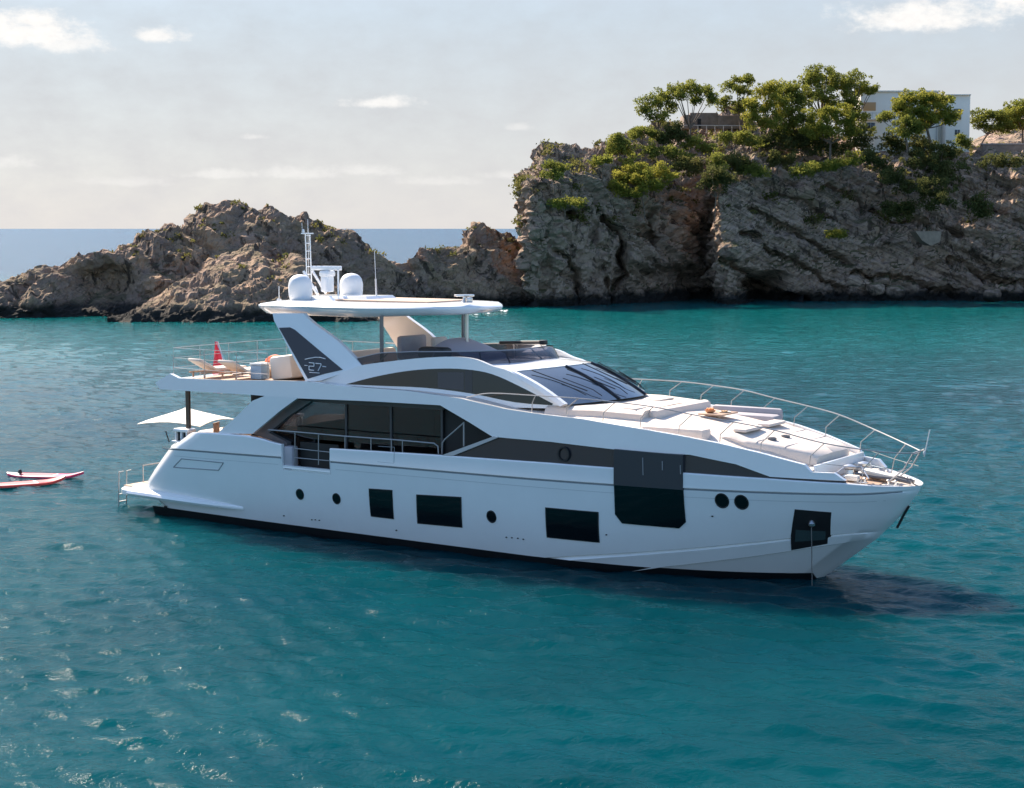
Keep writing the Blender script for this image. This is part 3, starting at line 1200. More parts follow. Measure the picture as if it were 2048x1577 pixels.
# ---------------------------------------------------------------- aft side plate, main saloon
plate = [(434, 868), (470, 836), (505, 802), (530, 792), (596, 796), (560, 822), (505, 868)]
mb = drape(MB(), px_outline(plate, lambda x, z: wb(x, 3.4) - .04), lambda x, z: wb(x, 3.4) - .04, 0, 0.12)
pair(mb, 'side_plate', WHITE)
SAL = lambda x, z: 2.45
trim = [(505, 868), (560, 822), (590, 799), (622, 803), (578, 832), (538, 866), (575, 886), (575, 915), (545, 882)]
mb = drape(MB(), px_outline(trim, lambda x, z: 2.62), lambda x, z: 2.62, 0, 0.22)
pair(mb, 'window_surround', GREYM)
mb = drape(MB(), [(p[0], p[1]) for p in px_outline([(541, 866), (620, 805), (692, 808), (692, 930), (600, 930)], SAL)], SAL, 0, 0.02)
pair(mb, 'saloon_window', GLASS_T)
mb = drape(MB(), px_outline([(692, 808), (884, 818), (884, 918), (692, 930)], SAL), SAL, 0.002, 0.02)
pair(mb, 'saloon_window', GLASS_D)
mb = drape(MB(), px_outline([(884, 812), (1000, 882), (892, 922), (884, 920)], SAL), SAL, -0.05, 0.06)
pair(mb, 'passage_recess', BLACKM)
# frame posts and grey valance above the glass
mb = MB()
for a in (692, 782, 884):
    t_, b_ = onY(a, 810, -2.47), onY(a, 925, -2.47)
    mb.box((t_.x, -2.46, (t_.z + 2.0) / 2), (0.07, 0.06, t_.z - 2.0))
t_, b_ = onY(600, 800, -2.5), onY(884, 812, -2.5)
mb.prism([(t_.x, -2.55, 4.22), (b_.x + .1, -2.55, 4.22), (b_.x + .1, -2.55, 4.10), (t_.x, -2.55, 4.04)], (0, .1, 0))
mb.mirror()
part(mb, 'window_frame', mat('frame_dark', (.06, .06, .065), .4))
# inside of the saloon
mb = MB()
mb.box((11.6, 0, 3.05), (3.6, 1.0, 2.0))
mb.box((13.3, 0, 3.1), (0.1, 4.7, 2.1))
mb.box((9.9, 1.2, 2.4), (1.5, .9, .8), bev=.1)
mb.box((10.6, -1.3, 2.45), (1.9, .8, .85), bev=.12)
mb.box((7.9, 2.0, 2.62), (2.9, .7, 1.24), bev=.08)
mb.box((6.75, 0.3, 2.55), (.2, 3.2, 1.1), bev=.05)
mb.box((7.2, -2.0, 2.5), (.9, .7, 1.0), bev=.05)
part(mb, 'saloon_interior', INTER)
mb = MB()
mb.box((11.1, -2.25, 3.15), (3.3, .03, 2.0))
part(mb, 'window_blind', mat('blind_taupe', (.088, .080, .083), .8, noise=.12, nscale=1.5, stretch=(6, 1, .3)))
mb = MB()
mb.box((8.35, 1.1, 2.55), (0.35, .5, .9), bev=.08)
mb.box((8.0, -.3, 2.42), (0.8, .9, .06), bev=.02)
part(mb, 'saloon_armchair', CUSH)
# door at the cockpit
mb = MB()
mb.box((6.55, 1.9, 3.1), (0.06, 0.9, 2.1))
part(mb, 'cockpit_door', BLACK)
mb = MB()
mb.box((6.55, -1.2, 4.0), (0.06, 2.4, .3))
part(mb, 'door_header', BLACK)
mb = MB()
d0, d1 = onY(497, 800, -2.3), onY(522, 800, -2.3)
mb.box(((d0.x + d1.x) / 2 + .05, -2.2, 3.5), (d1.x - d0.x, .08, 1.4))
part(mb, 'deck_locker', BLACKM)

# side gate recess in the bulwark
mb = MB()
mb.box((7.90, -3.03, 2.36), (0.34, 0.30, 0.72), bev=.05)
part(mb, 'gate_post', mat('gate_grey', (.40, .37, .40), .4))
mb = MB()
mb.box((8.85, -2.80, 2.42), (1.5, 0.05, 0.84))
part(mb, 'gate_panel', BLACKM)

# ---------------------------------------------------------------- upper deckhouse
top_c = [(590, 768), (640, 757), (700, 739), (722, 731), (790, 722), (850, 716), (909, 714), (950, 719), (985, 733), (1021, 744), (1080, 777), (1136, 810)]
low_c = [(1118, 818), (1000, 815), (900, 800), (800, 792), (690, 790), (590, 790)]
_yc2 = yc
mb = drape(MB(), px_outline(smooth_pts([(a, b, 0) for a, b in top_c], 3) and [(q[0], q[1]) for q in smooth_pts([(a, b, 0) for a, b in top_c], 3)] + low_c, yc), yc, 0, 0.12, step=.3)
pair(mb, 'deckhouse_side', WHITE, sharp=30, bevel=.01)
w_top = [(q[0], q[1]) for q in smooth_pts([(692, 769, 0), (750, 754, 0), (810, 743, 0), (870, 738, 0), (930, 739, 0), (985, 749, 0), (1045, 776, 0), (1106, 808, 0)], 4)]
w_low = [(q[0], q[1]) for q in smooth_pts([(1104, 811, 0), (1030, 805, 0), (940, 787, 0), (850, 776, 0), (760, 772, 0)], 3)]
sw_ = part(drape(MB(), px_outline(w_top + w_low, yc), yc, 0.006, 0.03, step=.3), 'side_window', BLACK)
sw_['label'] = 'arched black window along the upper deckhouse'
mb = MB()
drape(mb, px_outline([(930, 741), (945, 743), (945, 787), (930, 785)], yc), yc, 0.012, 0.02)
part(mb, 'mullion', DARK, sw_)
drape(mb := MB(), px_outline([(876, 745), (928, 745), (928, 781), (876, 776)], yc), yc, 0.010, 0.01)
part(mb, 'blind', mat('window_blind', (.05, .045, .05), .3), sw_)

# roof brow and windscreen
def ws_top(y):
    q = (abs(y) / 2.0)
    return (16.45 - 1.12 * q ** 2, y, 5.41 - 0.13 * q ** 2)


def ws_bot(y):
    q = (abs(y) / 2.12)
    return (18.25 - 1.10 * q ** 2, y * 1.06, 4.56 - 0.11 * q ** 2)


ys = [-2.02 + 4.04 * i / 28 for i in range(29)]
rows = []
for k in range(9):
    t = k / 8
    r = []
    for y in ys:
        a = Vector((12.6, y * 1.12, 5.36 - 0.05 * (abs(y) / 2) ** 2))
        b = Vector(ws_top(y))
        q = a.lerp(b, t)
        q.z += 0.10 * math.sin(math.pi * t) - .0
        r.append(tuple(q))
    rows.append(r)
rows += [[(p[0] - .02, p[1], p[2] - .09) for p in rows[-1]]]
rows += [[(12.6, p[1], 5.2) for p in rows[0]]]
part(MB().loft(rows), 'roof_brow', WHITE, sharp=50)
rows = []
for k in range(11):
    t = k / 10
    r = []
    for y in ys:
        a, b = Vector(ws_top(y)), Vector(ws_bot(y))
        q = a.lerp(b, t)
        q.z += 0.07 * math.sin(math.pi * t)
        q.z -= .02
        r.append(tuple(q))
    rows.append(r)
wsc = part(MB().loft(rows), 'windscreen', mat('screen_glass', (0.03, 0.038, 0.048), 0.03, ior=3.4), sharp=60)
for y in (-0.72, 0.72):
    mb = MB()
    mb.tube([tuple(Vector(ws_top(y)).lerp(Vector(ws_bot(y)), t) + Vector((0.01, 0, .07 * math.sin(math.pi * t)))) for t in [i / 8 for i in range(9)]], 0.035, 6)
    part(mb, 'screen_mullion', DARK, wsc)
for (y0, y1, ta, tb) in ((-1.75, -1.15, .10, .92), (-1.0, -0.35, .18, .95), (-0.2, .35, .05, .88), (.55, 1.05, .12, .94), (1.2, 1.6, .1, .9)):
    mb = MB()
    def wp(y, t, h=.10):
        return tuple(Vector(ws_top(y)).lerp(Vector(ws_bot(y)), t) + Vector((.03, 0, .07 * math.sin(math.pi * t) + h)))
    mb.tube([wp(y1, tb, .03), wp(lerp(y1, y0, .15), tb - .1), wp(lerp(y1, y0, .6), lerp(tb, ta, .55))], 0.012, 6)
    mb.tube([wp(lerp(y1, y0, .35), tb - .12, .06), wp(y0, ta, .06)], 0.015, 6)
    part(mb, 'wiper', BLACKM)
# A-pillar trim both sides
mb = MB()
rows = []
for k in range(11):
    t = k / 10
    a = Vector(ws_top(-2.0)).lerp(Vector(ws_bot(-2.06)), t)
    a.z += 0.07 * math.sin(math.pi * t)
    rows.append([(a.x + .05, a.y + .02, a.z + .02), (a.x + .03, a.y - .10, a.z + .01), (a.x - .12, a.y - .12, a.z - .06), (a.x - .10, a.y + .05, a.z - .06)])
mb.loft(rows, close_u=True, caps=True)
pair(mb, 'screen_pillar', WHITE)
# dashboard/under-screen filler so that nothing shines through
mb = MB()
mb.box((15.1, 0, 4.5), (2.2, 3.2, .8))
part(mb, 'pilothouse_interior', INTER)

# ---------------------------------------------------------------- fly bridge windscreen
def fly_curve(t, k):
    """t 0..1 from aft end of starboard side round to port; k 0 bottom 1 top"""
    th = math.pi * t
    c, s = math.cos(th), math.sin(th)
    y = -math.copysign(abs(c) ** 0.62, c) * lerp(2.40, 2.28, k)
    x = 9.9 + abs(s) ** 0.72 * lerp(5.25, 4.75, k) + (.0 if k == 0 else 0.0)
    z = 5.28 + (0.42 * min(1.0, abs(s) * 2.3) + 0.04) * k
    if k == 0:
        z = interp(x, [9.9, 11.5, 13, 15], [5.12, 5.24, 5.32, 5.40])
    else:
        z = interp(x, [9.9, 10.8, 12.0, 14.6], [5.42, 5.62, 5.70, 5.78])
    return (x, y, z)


rows = []
for i in range(61):
    t = i / 60
    rows.append([fly_curve(t, k) for k in (0, .5, 1)])
fw = part(MB().loft(rows), 'fly_windscreen', tinted_glass('fly_glass', (0.17, 0.17, 0.21), rough=.03), sharp=70)
mb = MB()
mb.tube([tuple(Vector(fly_curve(i / 60, 1)) + Vector((0, 0, .01))) for i in range(61)], 0.022, 6)
part(mb, 'top_rail', RAILM, fw)
for t in (0.02, .13, .27, .37, .5, .63, .73, .87):
    mb = MB()
    mb.tube([fly_curve(t, 0), fly_curve(min(t + .025, .5) if t < .5 else max(t - .025, .5), 1)], 0.022, 6)
    part(mb, 'screen_post', RAILM, fw)
# inner lining of the fly bridge
rows = []
for i in range(41):
    t = i / 40
    b = Vector(fly_curve(t, 0))
    rows.append([(b.x - .25, b.y * .93, 4.6), (b.x - .18, b.y * .94, b.z - .02), (b.x, b.y, b.z)])
part(MB().loft(rows), 'fly_coaming', LINING, sharp=60)
# ---------------------------------------------------------------- hardtop
def ht_outline(inset=0.0, z=7.0):
    pts = []
    W = 2.40 - inset
    x0, x1 = 5.55 + inset * .8, 13.42 - inset * .9
    prof = [(x0, 0), (x0 + .02, 1.2), (x0 + .10, 1.75), (x0 + .32, 2.15), (x0 + .75, 2.36), (x0 + 1.4, 2.40), (9.5, 2.40), (10.7, 2.28), (11.7, 1.98), (12.42, 1.56), (12.97, 1.0), (x1 - .08, .45), (x1, 0)]
    P = smooth_pts([(min(max(a, x0), x1), -b * W / 2.4, 0) for a, b in prof], 4)
    half = [(a, b) for a, b, _ in P]
    full = half + [(a, -b) for a, b in reversed(half[1:-1])]
    return [(a, b, z(a) if callable(z) else z) for a, b in full]


def zed(x):
    return interp(x, [5.8, 7, 10, 13.8], [6.93, 6.95, 6.95, 6.98])


rows = [ht_outline(0.9, lambda x: 6.70 + .02 * max(0, x - 10)), ht_outline(0.30, lambda x: 6.66 + .05 * max(0, x - 10)), ht_outline(0.22, lambda x: 6.68 + .05 * max(0, x - 10)),
        ht_outline(0.02, lambda x: zed(x) - .06), ht_outline(0.0, zed), ht_outline(0.06, lambda x: zed(x) + .05), ht_outline(0.5, lambda x: zed(x) + .12), ht_outline(0.9, lambda x: zed(x) + .13)]
ht = part(MB().loft(rows, close_u=True, caps=True), 'hardtop', WHITE, sharp=40)
mb = MB()
mb.box((9.9, 0, 7.105), (3.6, 2.2, 0.05), bev=.02)
part(mb, 'sunroof', mat('tan_canvas', (0.45, 0.33, 0.25), .8), ht)
mb = MB()
mb.prism([(6.2, -.75, 7.08), (9.1, -.75, 7.08), (8.95, -.62, 7.24), (6.4, -.62, 7.22)], (0, 0.01, 0))
mb = MB().loft([[(6.1, -.8, 7.05), (9.2, -.8, 7.05), (9.2, .8, 7.05), (6.1, .8, 7.05)], [(6.2, -.68, 7.18), (9.0, -.68, 7.22), (9.0, .68, 7.22), (6.2, .68, 7.18)]], close_u=True, caps=True)
part(mb, 'mast_plinth', WHITE, ht)

# arches carrying the hardtop
YA = lambda x, z: 2.50 - .17 * (z - 5.6) + 0.13 * (9.0 - x)
arch = [(545, 627), (606, 627)] + [(q[0], q[1]) for q in smooth_pts([(614, 636, 0), (632, 651, 0), (677, 684, 0), (728, 736, 0)], 4)] + [(690, 746), (640, 762), (612, 764), (575, 693), (560, 664), (548, 642)]
ar = pair(drape(MB(), px_outline(arch, YA), YA, 0, 0.16, step=.25), 'arch', WHITE, sharp=30, bevel=.02)
inf = [(558, 656), (580, 655), (590, 660), (640, 702), (686, 740), (650, 748), (616, 758)]
pan = part(drape(MB(), px_outline(inf, YA), YA, 0.012, 0.03, step=.3), 'arch_panel', mat('navy_panel', (0.018, 0.02, 0.032), 0.15), ar)
strokes = [[(611, 719), (619, 717), (631, 715), (641, 715), (652, 718)], [(610, 731), (616, 731.5)], [(646, 733), (653, 734)],
           [(619, 725.5), (629, 726.5), (629, 733), (619, 732.5), (619, 740), (629, 741)], [(632, 727), (643, 728), (643, 731), (637, 742)],
           [(620, 745), (640, 746.5)]]
for st in strokes:
    P = [onS(a, b, YA) for a, b in st]
    mb = MB()
    r_ = .014 if len(st) > 4 or st[0][0] > 630 else .012
    for i in range(len(P) - 1):
        q0, q1 = P[i], P[i + 1]
        mb.tube([(q0.x, q0.y - .022, q0.z), (q1.x, q1.y - .022, q1.z)], r_, 6)
    e_ = part(mb, 'emblem_stroke', mat('emblem_silver', (.7, .7, .72), .3), ar)
# hardtop posts
mb = MB()
mb.tube([(10.72, -2.12, 5.0), (10.72, -2.12, 6.72)], 0.06, 12)
part(mb, 'hardtop_post', mat('dark_post', (.16, .16, .18), .25, metal=.7))
mb = MB()
mb.tube([(10.72, 2.12, 5.0), (10.72, 2.12, 6.72)], 0.06, 12)
part(mb, 'hardtop_post', MATS['dark_post'])
mb = MB()
mb.tube([(12.28, 0.1, 5.6), (12.28, 0.1, 6.78)], 0.05, 12)
part(mb, 'hardtop_post', STEEL)

# radomes
prof = [(0.06, 0), (0.30, 0.0), (0.335, 0.05), (0.36, 0.14), (0.375, 0.30), (0.38, 0.48), (0.365, 0.58), (0.33, 0.69), (0.27, 0.77), (0.19, 0.83), (0.10, 0.86), (0.02, 0.87)]
for (x, y) in ((6.62, -1.0), (7.08, 1.0)):
    mb = MB()
    mb.lathe([(a, b * .94) for a, b in prof], (x, y, 7.06), 28)
    rd = part(mb, 'radome', mat('radome_white', (.74, .74, .74), .35), sharp=60)
    mb = MB()
    mb.lathe([(.40, 0), (.40, .03), (.30, .03)], (x, y, 7.04), 20)
    part(mb, 'radome_base', WHITE, rd)
# radar
mb = MB()
mb.box((6.9, 0, 7.55), (0.30, 0.34, 0.5), bev=.04)
mb.box((6.9, 0, 7.88), (0.40, 0.42, 0.22), bev=.08)
rad = part(mb, 'radar_pedestal', WHITE)
mb = MB()
mb.box((6.93, -0.08, 8.06), (1.05, 0.12, 0.14), rot=R(18), bev=.03)
part(mb, 'radar_bar', WHITE, rad)
mb = MB()
for dy in (-.22, .22):
    mb = MB()
    mb.tube([(6.1, dy, 7.95), (6.65, dy, 7.25)], .045, 6)
    mb.tube([(6.2, dy, 7.45), (6.35, dy, 7.1)], .04, 6)
    part(mb, 'radar_brace', WHITE, rad)
mb = MB()
mb.tube([(7.35, .0, 7.2), (7.35, 0, 8.02)], .03, 6)
part(mb, 'radar_post', WHITE, rad)
# mast ladder with aerials
mb = MB()
for dy in (-.11, .11):
    mb.tube([(6.16, dy, 7.2), (6.10, dy, 9.15)], 0.022, 6)
for i in range(7):
    z = 7.6 + i * .25
    mb.tube([(6.13, -.11, z), (6.13, .11, z)], .016, 6)
mb.box((6.09, 0, 9.16), (.12, .5, .04), bev=.01)
mb.lathe([(.03, 0), (.05, .04), (.03, .12)], (6.09, -.2, 9.18), 10)
ms = part(mb, 'mast', WHITE)
mb = MB()
mb.tube([(6.05, .11, 7.2), (5.98, .16, 9.55)], .012, 5)
mb.tube([(6.09, .05, 9.16), (6.07, .05, 9.62)], .01, 5)
mb.tube([(6.09, -.24, 9.16), (6.07, -.24, 9.5)], .01, 5)
part(mb, 'aerial', mat('aerial_white', (.6, .6, .6), .5), ms)
mb = MB()
mb.tube([(8.88, 0, 7.2), (8.86, 0, 7.75)], .028, 6)
mb.tube([(8.86, 0, 7.75), (8.82, 0, 8.62)], .012, 6)
part(mb, 'whip_aerial', MATS['aerial_white'])
mb = MB()
mb.tube([(5.95, -1.25, 7.0), (5.95, -1.25, 7.5)], .015, 6)
mb.box((5.95, -1.25, 7.06), (.12, .12, .08), bev=.02)
part(mb, 'short_aerial', MATS['aerial_white'])
mb = MB()
mb.lathe([(.10, 0), (.08, .05), (.05, .10), (.05, .18)], (12.25, 0, 7.08), 14)
mb.box((12.25, 0, 7.30), (.18, .62, .06), rot=R(-28), bev=.02)
mb.box((12.42, .02, 7.17), (.16, .2, .16), bev=.04)
part(mb, 'searchlight', STEEL, ht)

# ---------------------------------------------------------------- fly bridge furniture
mb = MB()
mb.box((9.85, .55, 5.62), (.22, 1.25, .72), bev=.08, rot=R(-4))
mb.box((10.2, .55, 5.22), (.8, 1.25, .28), bev=.08)
part(mb, 'helm_seat', CUSHG)
mb = MB()
mb.box((10.75, .75, 5.62), (.2, .7, .66), bev=.08)
mb.box((11.05, .75, 5.2), (.7, .7, .25), bev=.08)
part(mb, 'helm_seat', CUSH)
mb = MB()
rows = []
for i in range(11):
    y = -1.0 + 2.0 * i / 10
    s = (1 - (abs(y) / 1.12) ** 3) ** .5
    rows.append([(11.55, y, 5.2), (11.6, y, 5.45 + .35 * s), (11.95, y, 5.55 + .45 * s), (12.5, y, 5.5 + .34 * s), (13.1, y, 5.4 + .18 * s), (13.3, y, 5.2)])
part(MB().loft(rows), 'helm_cover', mat('cover_taupe', (.42, .36, .37), .8))
mb = MB()
mb.box((12.05, -1.25, 5.62), (1.0, .5, .36), bev=.12)
part(mb, 'helm_console', BLACKM)
mb = MB()
mb.tube([(12.6, 1.45, 5.8), (14.6, 0.75, 5.92)], .055, 8)
mb.box((14.62, .75, 5.92), (.2, .2, .14), bev=.03)
part(mb, 'blind_roller', BLACKM)
mb = MB()
mb.box((9.6, -1.35, 4.86), (1.9, .75, .5), bev=.1)
mb.box((8.75, -.6, 4.86), (.7, 2.2, .5), bev=.1)
part(mb, 'dinette_seat', CUSH)
mb = MB()
mb.box((10.0, -.45, 5.2), (1.2, .8, .05), bev=.02)
mb.tube([(10.0, -.45, 4.55), (10.0, -.45, 5.2)], .05)
part(mb, 'dinette_table', TEAK)
mb = MB()
mb.box((8.0, 0.4, 5.0), (.35, 3.4, .9), bev=.12, tilt=(R(-14), 'Y'))
part(mb, 'fly_sofa', LINING)

# things on the aft fly deck
def lounger(b, rz, label):
    t = onboard('sun_lounger', b, label, 'sun lounger', 'sun loungers on the aft fly deck', rz)
    t['group'] = 'sun loungers on the aft fly deck'
    mb = MB()
    mb.box((0.55, 0, .26), (1.25, .66, .09), bev=.03)
    mb.box((-.35, 0, .42), (.75, .66, .09), bev=.03, tilt=(R(28), 'Y'))
    mb.build('mattress', CUSH, t)
    mb = MB()
    mb.box((.25, -.31, .17), (1.8, .04, .05))
    mb.box((.25, .31, .17), (1.8, .04, .05))
    mb.build('frame', TEAK, t)
    for (x, y) in ((-.5, -.3), (-.5, .3), (1.0, -.3), (1.0, .3)):
        MB().box((x, y, .08), (.05, .04, .16)).build('leg', TEAK, t)


lounger((3.7, -2.0, 4.565), R(80), 'cream sun lounger nearest the overhang tip beside the red flag')
lounger((4.9, -1.95, 4.565), R(88), 'cream sun lounger between the flag and the blue cool box')

t = onboard('cool_box', (5.55, -1.75, 4.565), 'pale blue square cool box on the aft fly deck', 'cool box')
MB().box((0, 0, .22), (.46, .42, .44), bev=.03).build('box_body', COOL, t)
MB().box((0, 0, .475), (.49, .45, .07), bev=.02).build('lid', mat('cool_lid', (.55, .62, .66), .5), t)
t = onboard('life_vest', (5.95, -1.35, 5.0), 'bundle of orange life vests draped over the seat behind the blue cool box', 'life vests')
mb = MB()
rng = random.Random(4)
P = smooth_pts([(-.5, .05, -.02), (-.42, .0, .12), (-.2, -.03, .22), (0.05, -.06, .24), (.22, -.1, .14), (.26, -.16, -.1), (.27, -.17, -.35)], 5)
mb.tube(P, .085, 8)
mb.tube([(a + .05, b - .09, c - .07) for a, b, c in P[4:26]], .07, 8)
mb.build('vest_bundle', ORANGE, t)
mb = MB()
mb.box((6.35, -.9, 4.95), (.9, 1.6, .75), bev=.1, tilt=(R(-8), 'Y'))
part(mb, 'fly_sunbed', LINING)
mb = MB()
mb.prism([(4.3, -.9, 4.56), (5.4, -.9, 4.56), (5.2, -.9, 4.9), (4.75, -.9, 5.02)], (0, 1.3, 0))
part(mb, 'folded_cushion', mat('tan_cushion', (.50, .40, .31), .85))

# ensign limp on its staff at the aft rail
t = onboard('ensign', (2.35, .3, 4.5), 'red ensign with a white edge hanging limp from a staff over the stern rail', 'flag')
mb = MB()
mb.tube([(0, 0, 0), (-.60, 0, 1.0)], .016, 6)
mb.build('staff', STEEL, t)
rows = []
for i in range(15):
    u = i / 14
    w = lerp(0.10, .74, min(1, u * 1.5)) * (1 - .5 * max(0, u - .62) / .38)
    rows.append([(-.60 + .1 * u - w * .45 + w * k / 6, .09 * math.sin(k * 2.3 + u * 4) * (u + .25), 1.0 - 1.75 * u) for k in range(7)])
mb = MB().loft(rows)
# give the cloth a second side
m2 = [[(x, y + .008, z) for (x, y, z) in r] for r in rows]
mb.loft(m2, flip=True)
mb.build('cloth', RED, t, recalc=False)
mb = MB().tube([(r[-1][0], r[-1][1], r[-1][2]) for r in rows], .018, 6)
mb.build('edge_band', mat('flag_white', (.75, .7, .7), .8), t)

# rails of the aft fly deck
def rail(pts, posts, r=.016, name='guard_rail', wires=(), parent=None):
    mb = MB()
    mb.tube(pts, r, 6)
    o = part(mb, name, RAILM, parent)
    for (a, b) in posts:
        mb = MB()
        mb.tube([a, b] if not isinstance(b, list) else [a] + b, r * .85, 6)
        part(mb, 'rail_post', RAILM, o)
    for w in wires:
        mb = MB()
        mb.tube(w, .008, 5)
        part(mb, 'rail_wire', RAILM, o)
    return o


def fly_rail(sg):
    path = [(2.75, sg * 2.75, 5.5), (4.2, sg * 2.85, 5.5), (5.6, sg * 2.88, 5.5), (6.9, sg * 2.9, 5.5)]
    rail(path, [((x, y, 4.5), (x, y, 5.5)) for (x, y, z) in path], .011, 'fly_rail',
         [[(x, y, 5.18) for x, y, z in path], [(x, y, 4.86) for x, y, z in path]])


fly_rail(-1)
fly_rail(1)
pth = [(2.75, -2.75, 5.5), (2.62, -1.4, 5.5), (2.6, 0, 5.5), (2.62, 1.4, 5.5), (2.75, 2.75, 5.5)]
rail(pth, [((x, y, 4.5), (x, y, 5.5)) for (x, y, z) in pth[1:-1]], .011, 'fly_rail', [[(x, y, 5.18) for x, y, z in pth], [(x, y, 4.86) for x, y, z in pth]])
rail([(9.7, 2.55, 5.55), (8.2, 2.8, 5.5), (7.0, 2.9, 5.5)], [((8.2, 2.8, 4.6), (8.2, 2.8, 5.5))], .02, 'fly_rail')

# posts under the overhang
for sg in (-1, 1):
    mb = MB()
    mb.tube([(3.22, sg * 2.6, 2.75), (3.22, sg * 2.6, 4.3)], .085, 12)
    part(mb, 'overhang_post', BRONZE)

# stern mooring gear: white fairlead housings on the low quarter, black rollers in their openings
for sg in (-1, 1):
    mb = MB()
    mb.box((3.12, sg * 2.68, 2.86), (.66, .42, .12), bev=.05)
    mb.box((3.12, sg * 2.60, 2.64), (.52, .22, .36), bev=.04)
    for dx in (-.24, 0, .24):
        mb.box((3.12 + dx, sg * 2.80, 2.64), (.05, .12, .36), bev=.015)
    mb.box((3.12, sg * 2.70, 2.50), (.72, .46, .05), bev=.02)
    fl = part(mb, 'fairlead', WHITE)
    mb = MB()
    for dx in (-.13, .12):
        mb.lathe([(.05, 0), (.035, .1), (.035, .2), (.05, .28)], (3.12 + dx, sg * 2.80, 2.52), 10)
    part(mb, 'roller', BLACKM, fl)
mb = MB()
mb.tube([(2.35, -2.6, 2.4), (2.22, -2.62, 2.75)], .02, 6)
part(mb, 'flag_socket', BLACKM)

# cockpit furniture: two slatted chairs and a table on the aft deck
def deck_chair(b, rz, label):
    t = onboard('deck_chair', b, label, 'chair', 'wooden chairs on the aft deck', rz)
    mb = MB()
    for i in range(5):
        mb.box((0, -.2 + .1 * i, .44), (.46, .07, .025))
    mb.build('seat', TEAK, t)
    mb = MB()
    for i in range(5):
        mb.box((-.24, -.2 + .1 * i, .72), (.025, .06, .5))
    mb.box((-.24, 0, .98), (.03, .5, .05))
    mb.build('backrest', TEAK, t)
    for (x, y) in ((-.22, -.22), (-.22, .22), (.22, -.22), (.22, .22)):
        MB().box((x, y, .22), (.04, .04, .44)).build('leg', TEAK, t)
    for y in (-.25, .25):
        MB().box((0, y, .66), (.46, .05, .03)).build('armrest', TEAK, t)


deck_chair((3.7, -1.5, 2.02), R(20), 'slatted teak chair on the aft deck closest to the bronze post')
deck_chair((4.45, -2.2, 2.02), R(165), 'slatted teak chair on the aft deck in front of the white side plate')
t = onboard('deck_table', (4.3, -.4, 2.02), 'low teak table on the aft deck behind the two slatted chairs', 'table')
MB().box((0, 0, .72), (1.3, 1.0, .05), bev=.01).build('table_top', TEAK, t)
for (x, y) in ((-.5, -.4), (-.5, .4), (.5, -.4), (.5, .4)):
    MB().box((x, y, .35), (.06, .06, .7)).build('leg', TEAK, t)
mb = MB()
mb.box((2.95, .2, 2.35), (.75, 3.6, .7), bev=.1)
part(mb, 'aft_sofa', CUSH)

# parasol on the swim platform
t = onboard('parasol', (0.85, -0.25, 0.785), 'open cream square parasol standing on the stern platform', 'parasol')
zc, hw = 2.46, 1.20
rot = R(14)
def rp(x, y, z):
    return (x * math.cos(rot) - y * math.sin(rot), x * math.sin(rot) + y * math.cos(rot), z)
rows = []
for k in range(9):
    u = k / 8
    r = []
    for s in range(4):
        c0 = [(-1, -1), (1, -1), (1, 1), (-1, 1)][s]
        c1 = [(-1, -1), (1, -1), (1, 1), (-1, 1)][(s + 1) % 4]
        for j in range(6):
            q = j / 6
            x, y = lerp(c0[0], c1[0], q), lerp(c0[1], c1[1], q)
            sag = .10 * u * math.sin(math.pi * q)
            r.append(rp(x * hw * u * (1 - .04 * math.sin(math.pi * q) * u), y * hw * u * (1 - .04 * math.sin(math.pi * q) * u), zc - .48 * u ** .9 + sag))
    rows.append(r)
rows2 = [[(x, y, z - .02) for x, y, z in r] for r in rows]
mb = MB().loft(rows[1:] , close_u=True, caps=False)
mb.loft(rows2[1:], close_u=True, flip=True)
n0 = len(mb.v)
mb.add([(0, 0, zc + .02)] + rows[1], [(0, i + 1, (i + 1) % 24 + 1) for i in range(24)])
mb.build('canopy', mat('parasol_canvas', (.78, .74, .66), .9), t, sharp=20)
MB().tube([(0, 0, 0), (0, 0, zc + .1)], .028, 10).build('pole', TEAK, t)
for (x, y) in ((-1, -1), (1, -1), (1, 1), (-1, 1)):
    MB().tube([(0, 0, zc - .05), rp(x * hw * .97, y * hw * .97, zc - .50)], .014, 5).build('rib', TEAK, t)
MB().lathe([(.28, 0), (.28, .05), (.05, .08)], (0, 0, 0), 20).build('base', GREYM, t)

# ---------------------------------------------------------------- side-deck rails
def hull_rail():
    pts = [onY(a, b, -3.08) for (a, b) in ((537, 860), (600, 865), (690, 873), (790, 880), (868, 887), (876, 893), (877, 908))]
    rail([tuple(p) for p in pts], [], .02, 'side_rail')
    for a, t0, t1 in ((590, 865, 928), (637, 868, 930), (690, 873, 902), (742, 877, 902), (783, 880, 904), (805, 882, 905)):
        p, q = onY(a, t0, -3.08), onY(a, t1, -3.08)
        mb = MB()
        mb.tube([tuple(p), tuple(q)], .015, 6)
        part(mb, 'rail_post', RAILM)
    for (a, b, c, d) in ((587, 897, 660, 905), (580, 915, 658, 922)):
        p, q = onY(a, b, -3.08), onY(c, d, -3.08)
        mb = MB()
        mb.tube([tuple(p), tuple(q)], .013, 6)
        part(mb, 'gate_bar', RAILM)
    P = [onY(a, b, -2.9) for (a, b) in ((884, 908), (885, 886), (890, 879), (929, 845))]
    mb = MB()
    mb.tube([tuple(p) for p in P], .022, 8)
    part(mb, 'stair_rail', RAILM)
    p, q = onY(928, 845, -2.9), onY(928, 893, -2.9)
    mb = MB()
    mb.tube([tuple(p), tuple(q)], .03, 8)
    part(mb, 'stair_post', RAILM)


hull_rail()
# bulwark door outline
part(outline_tube([(757, 893), (789, 895), (788, 927), (755, 924)], lambda x, z: hb(x, 2.45), .008, close=False, proud=.004), 'door_seam', GROOVE)

